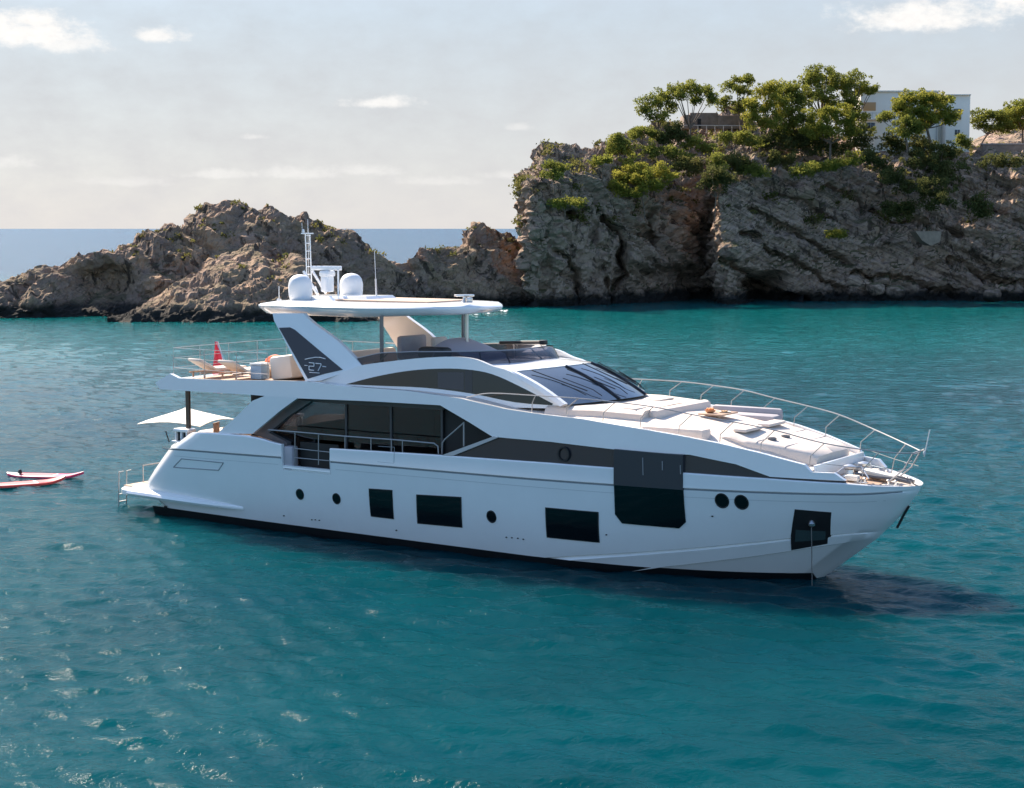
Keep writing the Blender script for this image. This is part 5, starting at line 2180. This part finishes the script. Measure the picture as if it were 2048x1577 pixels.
# ------------------------------------------------------------------ vegetation
def leaf_mat(name, ca, cb):
    m = bpy.data.materials.new(name)
    m.use_nodes = True
    nt = m.node_tree
    N, L = nt.nodes, nt.links
    N.clear()
    o = N.new('ShaderNodeOutputMaterial')
    geo = N.new('ShaderNodeNewGeometry')
    n = N.new('ShaderNodeTexNoise')
    n.inputs['Scale'].default_value = .55
    n.inputs['Detail'].default_value = 5
    L.new(geo.outputs['Position'], n.inputs['Vector'])
    mr = N.new('ShaderNodeMapRange')
    L.new(n.outputs['Fac'], mr.inputs[0])
    mr.inputs[1].default_value = .35
    mr.inputs[2].default_value = .65
    mx = N.new('ShaderNodeMix')
    mx.data_type = 'RGBA'
    L.new(mr.outputs[0], mx.inputs[0])
    mx.inputs[6].default_value = (*ca, 1)
    mx.inputs[7].default_value = (*cb, 1)
    d = N.new('ShaderNodeBsdfDiffuse')
    t = N.new('ShaderNodeBsdfTranslucent')
    L.new(mx.outputs[2], d.inputs[0])
    L.new(mx.outputs[2], t.inputs[0])
    ms = N.new('ShaderNodeMixShader')
    ms.inputs[0].default_value = .5
    L.new(d.outputs[0], ms.inputs[1])
    L.new(t.outputs[0], ms.inputs[2])
    L.new(ms.outputs[0], o.inputs[0])
    MATS[name] = m
    return m


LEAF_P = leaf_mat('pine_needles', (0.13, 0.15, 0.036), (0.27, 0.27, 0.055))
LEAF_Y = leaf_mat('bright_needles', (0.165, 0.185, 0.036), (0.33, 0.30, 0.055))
LEAF_D = leaf_mat('dark_shaded_needles', (0.075, 0.09, 0.032), (0.13, 0.13, 0.045))  # dark foliage, with tree shade on the slope put into the colour
LEAF_S = leaf_mat('dry_scrub', (0.075, 0.085, 0.028), (0.17, 0.155, 0.05))
BARK = mat('bark', (0.16, 0.115, 0.085), 0.95, noise=.4, nscale=2)
rng_t = np.random.RandomState(12)


def tufts(centers, radii, n_per, size, rs, shell=.55):
    """leaf-sized faces spread through flattened ellipsoids; returns verts, faces arrays"""
    V, F = [], []
    for (c, r), n in zip(zip(centers, radii), n_per):
        d = rs.normal(size=(n, 3))
        d /= np.linalg.norm(d, axis=1)[:, None]
        rad = rs.uniform(shell, 1.0, n) ** .7
        lump = 1 + .30 * np.sin(d @ rs.normal(size=3) * 4 + rs.uniform(0, 6)) + .18 * np.sin(d @ rs.normal(size=3) * 8)
        p = np.array(c) + d * (rad * lump)[:, None] * np.array(r)
        a = rs.normal(size=(n, 3)) + d * .8
        a /= np.linalg.norm(a, axis=1)[:, None]
        b = np.cross(a, rs.normal(size=(n, 3)))
        b /= np.linalg.norm(b, axis=1)[:, None]
        s = size * rs.uniform(.6, 1.35, n)[:, None]
        v = np.stack([p - b * s * .42, p + a * s * .95, p + b * s * .42, p - a * s * .35], 1)
        base = sum(len(x) for x in V)
        V.append(v.reshape(-1, 3))
        F.append(np.arange(n * 4).reshape(n, 4) + base)
    return np.concatenate(V), np.concatenate(F)


def leaf_object(name, V, F, m, parent, off=(0, 0, 0)):
    me = bpy.data.meshes.new(name)
    me.vertices.add(len(V))
    me.vertices.foreach_set('co', (V - np.array(off)).astype(np.float32).ravel())
    me.loops.add(len(F) * 4)
    me.loops.foreach_set('vertex_index', F.ravel().astype(np.int32))
    me.polygons.add(len(F))
    me.polygons.foreach_set('loop_start', (np.arange(len(F)) * 4).astype(np.int32))
    me.update(calc_edges=True)
    me.materials.append(m)
    o = bpy.data.objects.new(name, me)
    COL.objects.link(o)
    o.parent = parent
    return o


def ground_z(x, y, P=headP):
    """height of the displaced headland under a place"""
    d = (P[..., 0] - x) ** 2 + (P[..., 1] - y) ** 2
    m_ = d < 1.6
    if m_.any():
        return float(P[..., 2][m_].max())
    k = np.unravel_index(np.argmin(d), d.shape)
    return float(P[k][2])


def tree(name, label, group, base_px, base_py, depth, clumps, leaf, cat='tree', trunk_r=.22, dens=1.0, size=.19, lean=0.0, snap=True, cp=None, puff=1.0):
    """clumps: (px, py, half width px, half height px, depth offset)"""
    p = wat(base_px, base_py, depth)
    if snap:
        gz = ground_z(p.x, p.y) if cp is None else p.z
        if abs(gz - p.z) < 6:
            p.z = gz
        p.z -= .25
    t = empty(name, p, 0, label, cat, group)
    cs, rs_, ns = [], [], []
    for (cx_, cy_, hw, hh, dd) in clumps:
        c = wat(cx_, cy_, depth + dd)
        m_px = depth / F_PX
        r = np.array([hw * m_px, hw * m_px * .85, hh * m_px])
        k = int(9 + 10.0 * r[0] * r[2])
        for j in range(k):
            o_ = rng_t.normal(size=3)
            o_ /= np.linalg.norm(o_)
            o_ *= rng_t.uniform(.25, 1.0) if rng_t.rand() < .7 else rng_t.uniform(.95, 1.38)
            cs.append((c.x + o_[0] * r[0], c.y + o_[1] * r[1], c.z + o_[2] * r[2]))
            q_ = rng_t.uniform(.26, .70) * puff
            rs_.append((q_, q_, q_ * rng_t.uniform(.6, .85)))
            ns.append(int(dens * 160 * q_ * q_ / (size / .25) ** 2) + 12)
    V, F = tufts(cs, rs_, ns, size, rng_t)
    leaf_object('crown', V, F, leaf, t, (p.x, p.y, p.z))
    # trunk and limbs
    mb = MB()
    cen = np.mean(np.array(cs), axis=0)
    hub = Vector((lerp(p.x, cen[0], .55), lerp(p.y, cen[1], .55), lerp(p.z, cen[2], .55)))
    P = smooth_pts([tuple(p), (lerp(p.x, hub.x, .35) + lean, p.y, lerp(p.z, hub.z, .5)), tuple(hub)], 5)
    mb.tube(P, trunk_r, 8, trunk_r * .6)
    order = list(range(len(cs)))
    rng_t.shuffle(order)
    for k in order[:9]:
        e = Vector(cs[k])
        m_ = hub.lerp(e, .5) + Vector((0, 0, -.25 + .3 * rng_t.rand()))
        mb.tube(smooth_pts([tuple(hub), tuple(m_), tuple(e)], 4), trunk_r * .45, 6, trunk_r * .12)
    mb.build('trunk', BARK, t, off=tuple(p))
    return t


GP = 'pine trees on the headland'
tree('pine_tree', 'leaning umbrella pine at the far left of the headland trees', GP, 1316, 252, 226, [(1302, 205, 30, 12, 0), (1330, 192, 22, 12, 1), (1290, 222, 14, 9, -1), (1318, 233, 16, 9, -1), (1340, 212, 10, 8, 1)], LEAF_P, trunk_r=.18, dens=.8)
tree('pine_tree', 'open branching pine with bare forked limbs beside the brown ruin', GP, 1374, 256, 227, [(1345, 180, 22, 10, 0), (1380, 178, 26, 12, 0), (1412, 182, 20, 14, 1), (1360, 192, 12, 7, -1), (1424, 200, 10, 8, 1), (1395, 200, 12, 7, 0)], LEAF_P, trunk_r=.20, dens=.8, lean=.3)
tree('pine_tree', 'slender pine rising behind the brown ruin with a small rounded crown', GP, 1482, 252, 236, [(1488, 160, 20, 11, 0), (1466, 176, 20, 11, 0), (1490, 182, 16, 10, 1), (1452, 205, 14, 10, 0), (1478, 212, 18, 10, 0)], LEAF_P, trunk_r=.20, dens=.9)
tree('pine_tree', 'bushy yellow-green pine at the left of the dense clump', GP, 1520, 292, 229, [(1535, 178, 24, 18, 0), (1510, 212, 22, 16, -1), (1545, 215, 28, 20, 0), (1505, 238, 18, 18, -1), (1535, 245, 22, 16, -1)], LEAF_Y, dens=1.0)
tree('pine_tree', 'tall full pine in the middle of the dense clump', GP, 1585, 310, 232, [(1580, 178, 28, 16, 0), (1600, 200, 28, 20, 0), (1568, 215, 26, 20, -1), (1600, 235, 32, 22, -1), (1575, 252, 28, 18, -2), (1560, 190, 20, 14, 1), (1625, 258, 26, 18, 1), (1590, 275, 30, 14, 0)], LEAF_P, trunk_r=.26)
tree('pine_tree', 'tallest pine of the clump with a broad domed top', GP, 1640, 305, 235, [(1640, 150, 36, 16, 0), (1620, 165, 24, 14, 0), (1662, 165, 24, 14, 1), (1632, 190, 30, 14, -1), (1660, 205, 28, 16, 0)], LEAF_P, trunk_r=.28)
tree('pine_tree', 'pine with a separate round head just left of the white house', GP, 1698, 300, 236, [(1708, 160, 28, 14, 0), (1690, 178, 24, 14, 0), (1725, 180, 18, 12, 1), (1700, 205, 24, 18, -1), (1745, 182, 8, 7, 0), (1712, 232, 20, 16, -1), (1722, 262, 20, 16, -1)], LEAF_P, trunk_r=.24)
tree('pine_tree', 'low sprawling pine under the tallest one with bright tips', GP, 1660, 318, 226, [(1640, 235, 26, 18, 0), (1670, 225, 26, 16, 0), (1690, 240, 22, 18, 0), (1655, 258, 26, 14, -1), (1625, 262, 20, 14, 0), (1700, 262, 16, 14, 0)], LEAF_Y, dens=.9)
tree('pine_tree', 'broad umbrella pine standing in front of the white house', GP, 1862, 300, 224, [(1815, 200, 26, 15, 0), (1850, 196, 32, 13, 0), (1885, 206, 26, 16, 0), (1835, 222, 32, 15, -1), (1875, 230, 30, 15, 0), (1898, 232, 12, 14, 0), (1800, 212, 16, 18, 1), (1810, 238, 20, 14, 0), (1850, 246, 22, 12, 0)], LEAF_Y, trunk_r=.26, dens=1.15)
tree('pine_tree', 'small dark pine below the left side of the umbrella pine by the house', GP, 1815, 300, 222, [(1815, 245, 20, 14, 0), (1800, 262, 16, 10, 0), (1835, 258, 14, 12, 0), (1770, 232, 14, 9, 4)], LEAF_P, trunk_r=.18)
tree('pine_tree', 'flat-topped pine with a forked bare trunk to the right of the house', GP, 1958, 290, 250, [(1960, 238, 20, 12, 0), (1985, 230, 24, 13, 0), (2008, 236, 20, 14, 0), (2020, 250, 18, 10, 0), (1970, 252, 14, 7, 0), (1995, 255, 14, 8, 0)], LEAF_P, trunk_r=.18)
tree('pine_tree', 'bright green pine cut off by the right edge of the picture', GP, 2045, 285, 252, [(2025, 222, 26, 14, 0), (2018, 238, 22, 12, 0), (2050, 215, 24, 14, 0), (2075, 220, 24, 16, 0), (2035, 240, 20, 12, 0), (2060, 245, 24, 14, 0)], LEAF_Y, trunk_r=.2)
GS = 'shrubs on the cliff'
SH = [
    ('upright spiky shrub on the skyline at the left shoulder of the cliff', 1240, 312, 219, [(1238, 286, 16, 14, 0), (1225, 300, 14, 12, 0), (1250, 300, 14, 12, 0), (1234, 276, 6, 10, 0)], LEAF_P),
    ('bright green cascade of pine scrub hanging over the cliff edge', 1290, 385, 213, [(1262, 330, 24, 18, 4), (1250, 352, 22, 16, 1), (1290, 345, 26, 14, 1), (1330, 345, 24, 14, 1), (1285, 368, 24, 14, 0), (1265, 385, 22, 9, -1), (1310, 372, 22, 10, 0), (1240, 375, 14, 14, 0)], LEAF_Y),
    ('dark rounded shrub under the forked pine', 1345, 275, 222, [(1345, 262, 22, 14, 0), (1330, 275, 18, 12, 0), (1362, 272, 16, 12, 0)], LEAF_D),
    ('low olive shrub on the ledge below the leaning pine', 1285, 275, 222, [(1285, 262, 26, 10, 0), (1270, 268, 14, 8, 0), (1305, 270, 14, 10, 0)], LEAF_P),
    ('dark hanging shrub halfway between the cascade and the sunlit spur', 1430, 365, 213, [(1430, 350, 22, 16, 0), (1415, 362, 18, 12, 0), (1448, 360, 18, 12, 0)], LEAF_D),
    ('small yellow-green shrub beside the dark hanging shrub', 1436, 335, 216, [(1432, 322, 14, 18, 0), (1440, 340, 14, 12, 0)], LEAF_P),
    ('bright tuft growing on the pinnacle at the left end of the cliff', 1108, 350, 203, [(1100, 330, 14, 7, 0), (1118, 336, 12, 6, 0), (1106, 348, 18, 7, -1)], LEAF_P),
    ('flat green bush on the cliff face below the pinnacle', 1130, 412, 203, [(1118, 404, 16, 6, 0), (1140, 406, 18, 6, 0)], LEAF_P),
    ('lone vivid yellow-green bush low on the layered cliff', 1672, 474, 217, [(1668, 467, 14, 6, 0), (1680, 469, 12, 5, 0)], LEAF_Y),
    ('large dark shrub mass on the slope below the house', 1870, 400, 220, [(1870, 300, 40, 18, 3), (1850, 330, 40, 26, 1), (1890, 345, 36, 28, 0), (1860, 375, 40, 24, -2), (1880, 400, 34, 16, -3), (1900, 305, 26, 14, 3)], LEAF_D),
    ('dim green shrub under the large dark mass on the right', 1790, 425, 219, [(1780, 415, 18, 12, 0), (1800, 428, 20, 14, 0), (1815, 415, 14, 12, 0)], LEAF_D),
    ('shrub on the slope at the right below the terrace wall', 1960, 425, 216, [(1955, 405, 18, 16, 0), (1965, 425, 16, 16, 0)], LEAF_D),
    ('bright low shrub at the top of the curving cliff path', 1690, 338, 220, [(1680, 325, 22, 8, 0), (1700, 318, 16, 10, 0), (1655, 336, 20, 8, -1)], LEAF_Y),
    ('broad mid-green shrub over the cliff edge under the tall pine', 1620, 345, 219, [(1615, 338, 24, 9, 0), (1640, 335, 20, 10, 1), (1595, 345, 16, 8, 0)], LEAF_P),
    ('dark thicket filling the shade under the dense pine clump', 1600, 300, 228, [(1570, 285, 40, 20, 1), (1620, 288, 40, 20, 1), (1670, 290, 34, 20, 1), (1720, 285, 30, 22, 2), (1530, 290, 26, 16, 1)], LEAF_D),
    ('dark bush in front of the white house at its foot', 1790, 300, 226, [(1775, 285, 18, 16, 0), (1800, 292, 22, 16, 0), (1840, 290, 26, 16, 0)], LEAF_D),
    ('green bush at the right corner of the white house', 1925, 292, 228, [(1920, 280, 10, 10, 0), (1930, 286, 10, 9, 0)], LEAF_P),
]
SH += [
    ('olive shrub between the stone ruin and the small yellow-green shrub', 1400, 300, 222, [(1395, 285, 24, 12, 0), (1415, 295, 20, 10, 0)], LEAF_P),
    ('wide olive shrub on the open slope in front of the ruin railing', 1460, 285, 226, [(1450, 272, 26, 9, 0), (1480, 276, 26, 10, 0), (1505, 282, 16, 9, 0)], LEAF_P),
    ('brownish-green scrub bush at the middle of the upper slope', 1470, 335, 219, [(1465, 322, 26, 11, 0), (1495, 328, 22, 10, 0), (1480, 338, 18, 8, 0)], LEAF_S),
    ('rounded green bush above the sunlit spur', 1510, 345, 218, [(1505, 340, 20, 10, 0), (1525, 345, 20, 9, 0)], LEAF_P),
    ('sparse bush among bare trunks under the dense clump', 1555, 330, 222, [(1545, 318, 22, 12, 0), (1570, 322, 22, 12, 0)], LEAF_S),
    ('olive bush at the left of the dark shrub mass by the path', 1745, 335, 222, [(1735, 315, 22, 14, 0), (1760, 325, 20, 14, 0), (1775, 345, 16, 12, -1)], LEAF_D),
    ('dark bush hanging beneath the curving path', 1790, 370, 219, [(1790, 360, 22, 16, 0), (1815, 375, 22, 18, 0)], LEAF_D),
    ('green bush on the dry ground left of the bright cascade', 1205, 330, 211, [(1195, 322, 14, 8, 0), (1212, 320, 14, 9, 0)], LEAF_P),
    ('dusty green bush behind the bright cascade', 1320, 310, 219, [(1300, 300, 26, 12, 0), (1335, 305, 26, 12, 0), (1360, 315, 18, 12, 0)], LEAF_P),
    ('olive scrub bush right of the bright cascade', 1380, 340, 217, [(1370, 328, 22, 12, 0), (1392, 335, 18, 12, 0)], LEAF_S),
    ('bush below the terrace wall at the far right', 2010, 330, 224, [(1990, 322, 26, 10, 0), (2025, 325, 26, 10, 0)], LEAF_D),
]
for (lb, bx, by, dp, cl, lf) in SH:
    tree('shrub', lb, GS, bx, by, dp, cl, lf, cat='shrub', trunk_r=.10, dens=.85, size=.19)

# ground cover: scrub too many to count, over the slopes of the headland and the islet tops
V_, F_ = [], []
nb = 0
for (P, zmin, cnt, prob_up) in ((headP, 10.0, 900, .36), (ridgeP, 6.0, 130, .45), (outP, 3.5, 14, .5)):
    gu = np.gradient(P, axis=0)
    gv = np.gradient(P, axis=1)
    n_ = np.cross(gu, gv)
    n_ /= np.maximum(np.linalg.norm(n_, axis=2), 1e-6)[..., None]
    up = np.abs(n_[..., 2])
    den = fbm(P.reshape(-1, 3) / 6.0, 3).reshape(up.shape)
    ok = np.argwhere((up > prob_up) & (P[..., 2] > zmin) & (den > -.12))
    ok = ok[(ok[:, 1] > 3)]
    sel = ok[rng_t.choice(len(ok), min(cnt, len(ok)), replace=False)]
    cs = [P[i, j] + np.array([0, 0, .1]) for i, j in sel]
    big = 1.0 if zmin > 8 else .55
    rs_ = [np.array([1, 1, .62]) * rng_t.uniform(.35, 1.0) ** 1.5 * 1.45 * big for _ in sel]
    v, f = tufts(cs, rs_, [int(14 + 60 * r_[0] ** 2) for r_ in rs_], .28 * (1 if big == 1 else .75), rng_t, .2)
    V_.append(v)
    F_.append(f + nb)
    nb += len(v)
ug = leaf_object('undergrowth', np.concatenate(V_), np.concatenate(F_), LEAF_S, None)
tag(ug, 'dry olive scrub covering the rock tops', 'scrub', None, 'stuff')

# ------------------------------------------------------------------ buildings on the headland
PLASTER = mat('white_plaster', (.80, .73, .64), .8, noise=.06, nscale=.6)
STONE = mat('brown_stone', (.24, .175, .135), .9, noise=.35, nscale=1.2, bump=.6, bscale=3)


def wall_box(mb, px0, px1, py_top, py_bot, d0, d1):
    a, b = wat(px0, py_top, d0), wat(px1, py_top, d0)
    z0, z1 = wat(px0, py_bot, d0).z, a.z
    mb.box(((a.x + b.x) / 2, (d0 + d1) / 2, (z0 + z1) / 2), (abs(b.x - a.x), d1 - d0, z1 - z0), bev=.03)
    return (a.x, b.x, z0, z1)


hp = wat(1830, 292, 242)
house = empty('villa', (hp.x, hp.y, hp.z - .5), R(0), 'white flat-roofed two-storey villa behind the pines on the headland', 'house')
HO = tuple(house.location)
mb = MB()
wall_box(mb, 1722, 1878, 183, 305, 242, 251)
main = mb.build('wall', PLASTER, house, off=HO)
mb = MB()
wall_box(mb, 1893, 1941, 190, 305, 240.5, 250)
mb.build('wall', PLASTER, house, off=HO)
mb = MB()
wall_box(mb, 1877, 1894, 196, 305, 243.0, 250)
mb.build('wall', PLASTER, house, off=HO)
mb = MB()
wall_box(mb, 1719, 1881, 181, 184, 241.7, 251.3)
wall_box(mb, 1891.5, 1942.5, 188.5, 191, 240.2, 250.3)
mb.build('roof', PLASTER, house, off=HO)
FRAME_W = mat('window_frame_grey', (.42, .40, .38), .5)
for (a, b, c, d) in ((1909, 1923, 218, 240), (1910, 1920, 260, 270)):
    mb = MB()
    wall_box(mb, (a + b) / 2 - .35, (a + b) / 2 + .35, c, d, 240.36, 240.42)
    mb.build('window_bar', FRAME_W, house, off=HO)
    mb = MB()
    wall_box(mb, a, b, c, d, 240.42, 240.6)
    wf = mb.build('window', mat('window_dark', (.02, .022, .025), .15), house, off=HO)
    mb = MB()
    wall_box(mb, a - .8, b + .8, d, d + 1.4, 240.34, 240.6)
    mb.build('sill', PLASTER, wf, off=HO)
mb = MB()
wall_box(mb, 1727, 1752, 205, 222, 241.93, 242.1)
mb.build('shutter', mat('ochre_shutter', (.45, .26, .12), .6), house, off=HO)
mb = MB()
wall_box(mb, 1722, 1768, 237, 240, 241.3, 242.1)
mb.build('balcony', PLASTER, house, off=HO)

mb = MB()
wall_box(mb, 1733, 1750, 246, 263, 241.93, 242.1)
wf = mb.build('window', MATS['window_dark'], house, off=HO)
mb = MB()
wall_box(mb, 1741, 1742, 246, 263, 241.86, 241.92)
mb.build('window_bar', FRAME_W, wf, off=HO)
mb = MB()
for k_ in range(7):
    q_ = wat(1724 + k_ * 7, 236, 241.3)
    mb.tube([tuple(q_), (q_.x, q_.y, q_.z + .75)], .03, 5)
mb.tube([tuple(wat(1723, 226.5, 241.3)), tuple(wat(1767, 226.5, 241.3))], .035, 5)
mb.build('balcony_rail', FRAME_W, house, off=HO)
mb = MB()
q_ = wat(1875, 184, 241.9)
mb.tube([tuple(q_), (q_.x, q_.y, wat(1875, 300, 241.9).z)], .06, 6)
mb.build('drainpipe', FRAME_W, house, off=HO)
tw = wat(2010, 300, 238)
tp = empty('terrace_wall', (tw.x, tw.y, tw.z), 0, 'low brown stone terrace wall at the right end of the headland', 'wall')
mb = MB()
wall_box(mb, 1966, 2120, 289, 312, 238, 239)
mb.build('wall_face', STONE, tp, off=tuple(tp.location))
mb = MB()
wall_box(mb, 1965, 2121, 287, 290, 237.9, 239.1)
mb.build('coping', mat('coping_stone', (.32, .27, .24), .8, noise=.2), tp, off=tuple(tp.location))

rw = wat(1420, 252, 240)
ruin = empty('stone_ruin', (rw.x, rw.y, rw.z), 0, 'roofless brown stone building between the pines on the headland', 'ruin')
RO = tuple(ruin.location)
mb = MB()
wall_box(mb, 1368, 1380, 230, 258, 238.5, 244)
wall_box(mb, 1380.2, 1436, 226, 258, 239, 240)
wall_box(mb, 1436.2, 1492, 231, 258, 239, 240)
wall_box(mb, 1484, 1494, 226, 258, 240.05, 245)
mb.build('wall', STONE, ruin, off=RO)
mb = MB()
wall_box(mb, 1395, 1402, 238, 256, 238.9, 239.1)
mb.build('door', mat('dark_opening', (.02, .017, .015), .8), ruin, off=RO)
rl = wat(1430, 252, 233)
fence = empty('railing', (rl.x, rl.y, rl.z), 0, 'thin pale railing along the terrace in front of the stone ruin', 'railing')
mb = MB()
a, b = wat(1362, 251, 233), wat(1498, 252, 233)
mb.tube([tuple(a), tuple(b)], .05, 6)
mb.build('top_rail', mat('pale_rail', (.6, .52, .46), .6), fence, off=tuple(rl))
for i in range(9):
    p = a.lerp(b, i / 8)
    mb = MB()
    mb.tube([tuple(p), (p.x, p.y, p.z - 1.0)], .04, 6)
    mb.build('post', MATS['pale_rail'], fence, off=tuple(rl))

# concrete pad on the cliff and the curving cliff path
cp_ = wat(1857, 478, 214)
cb = MB()
P = [wat(1831, 463, 213.5), wat(1883, 463, 213.5), wat(1880, 484, 213.3), wat(1862, 492, 213.2), wat(1845, 482, 213.4)]
cb.prism([tuple(p) for p in P], (0, 3.5, 0))
o = cb.build('concrete_block', mat('old_concrete', (.26, .19, .14), .9, noise=.25, nscale=1.5), None, off=tuple(cp_))
o.location = cp_
tag(o, 'weathered tapering concrete block set into the layered cliff', 'block')

# fallen boulders at the foot of the layered cliff
def boulder(px, py, depth, r, label):
    p = wat(px, py, depth)
    bm = bmesh.new()
    bmesh.ops.create_icosphere(bm, subdivisions=4, radius=1.0)
    co = np.array([v.co[:] for v in bm.verts])
    d = 1 + .35 * fbm(co * 1.1 + px, 3) + .12 * fbm(co * 3 + px, 3)
    co = np.sign(co) * np.abs(co) ** .75 * d[:, None] * np.array([r, r * .8, r * .72])
    me = bpy.data.meshes.new('boulder')
    for v, c in zip(bm.verts, co):
        v.co = c
    bm.to_mesh(me)
    bm.free()
    me.polygons.foreach_set('use_smooth', [True] * len(me.polygons))
    me.materials.append(ROCK_H)
    o = bpy.data.objects.new('boulder', me)
    o.location = p
    o.rotation_euler = (0.1, .1, px)
    COL.objects.link(o)
    tag(o, label, 'boulder', 'boulders at the cliff foot')


boulder(1709, 562, 214, 1.0, 'squarish pale boulder above the water in the middle of the layered cliff')
boulder(1752, 578, 212, 1.1, 'boulder leaning at the cliff foot right of the squarish pale one')
boulder(1790, 585, 212, 1.2, 'long flat boulder lying at the waterline below the concrete block')
boulder(1985, 592, 211, 1.1, 'boulder at the waterline near the right end of the cliff')

# white water where the swell washes the rocks
V_, F_ = [], []
nb = 0
for (pa, pb, ya, yb, n, sz) in ((930, 1015, 627, 622, 40, .12),):
    for k in range(n):
        u = rng_t.rand()
        px_, py_ = lerp(pa, pb, u) + rng_t.normal() * 4, lerp(ya, yb, u) + abs(rng_t.normal()) * 1.6
        q = wat(px_, py_, depth_at_water(py_))
        a_ = rng_t.uniform(0, 6.28)
        w_, l_ = sz * rng_t.uniform(.4, 1.2), sz * rng_t.uniform(.8, 2.4)
        pts = []
        for t_ in range(8):
            th_ = t_ * math.pi / 4
            rr_ = rng_t.uniform(.7, 1.15)
            pts.append((q.x + l_ * rr_ * math.cos(th_), q.y + w_ * 2.5 * rr_ * math.sin(th_), .07 + .05 * rng_t.rand()))
        V_ += [(q.x, q.y, .16)] + pts
        F_ += [(nb, nb + 1 + t_, nb + 1 + (t_ + 1) % 8) for t_ in range(8)]
        nb += 9
fo = MB()
fo.v, fo.f = V_, F_
o = fo.build('foam', mat('sea_foam', (.5, .53, .54), .8), None)
tag(o, 'white foam where the swell washes the foot of the rocks', 'foam', None, 'stuff')
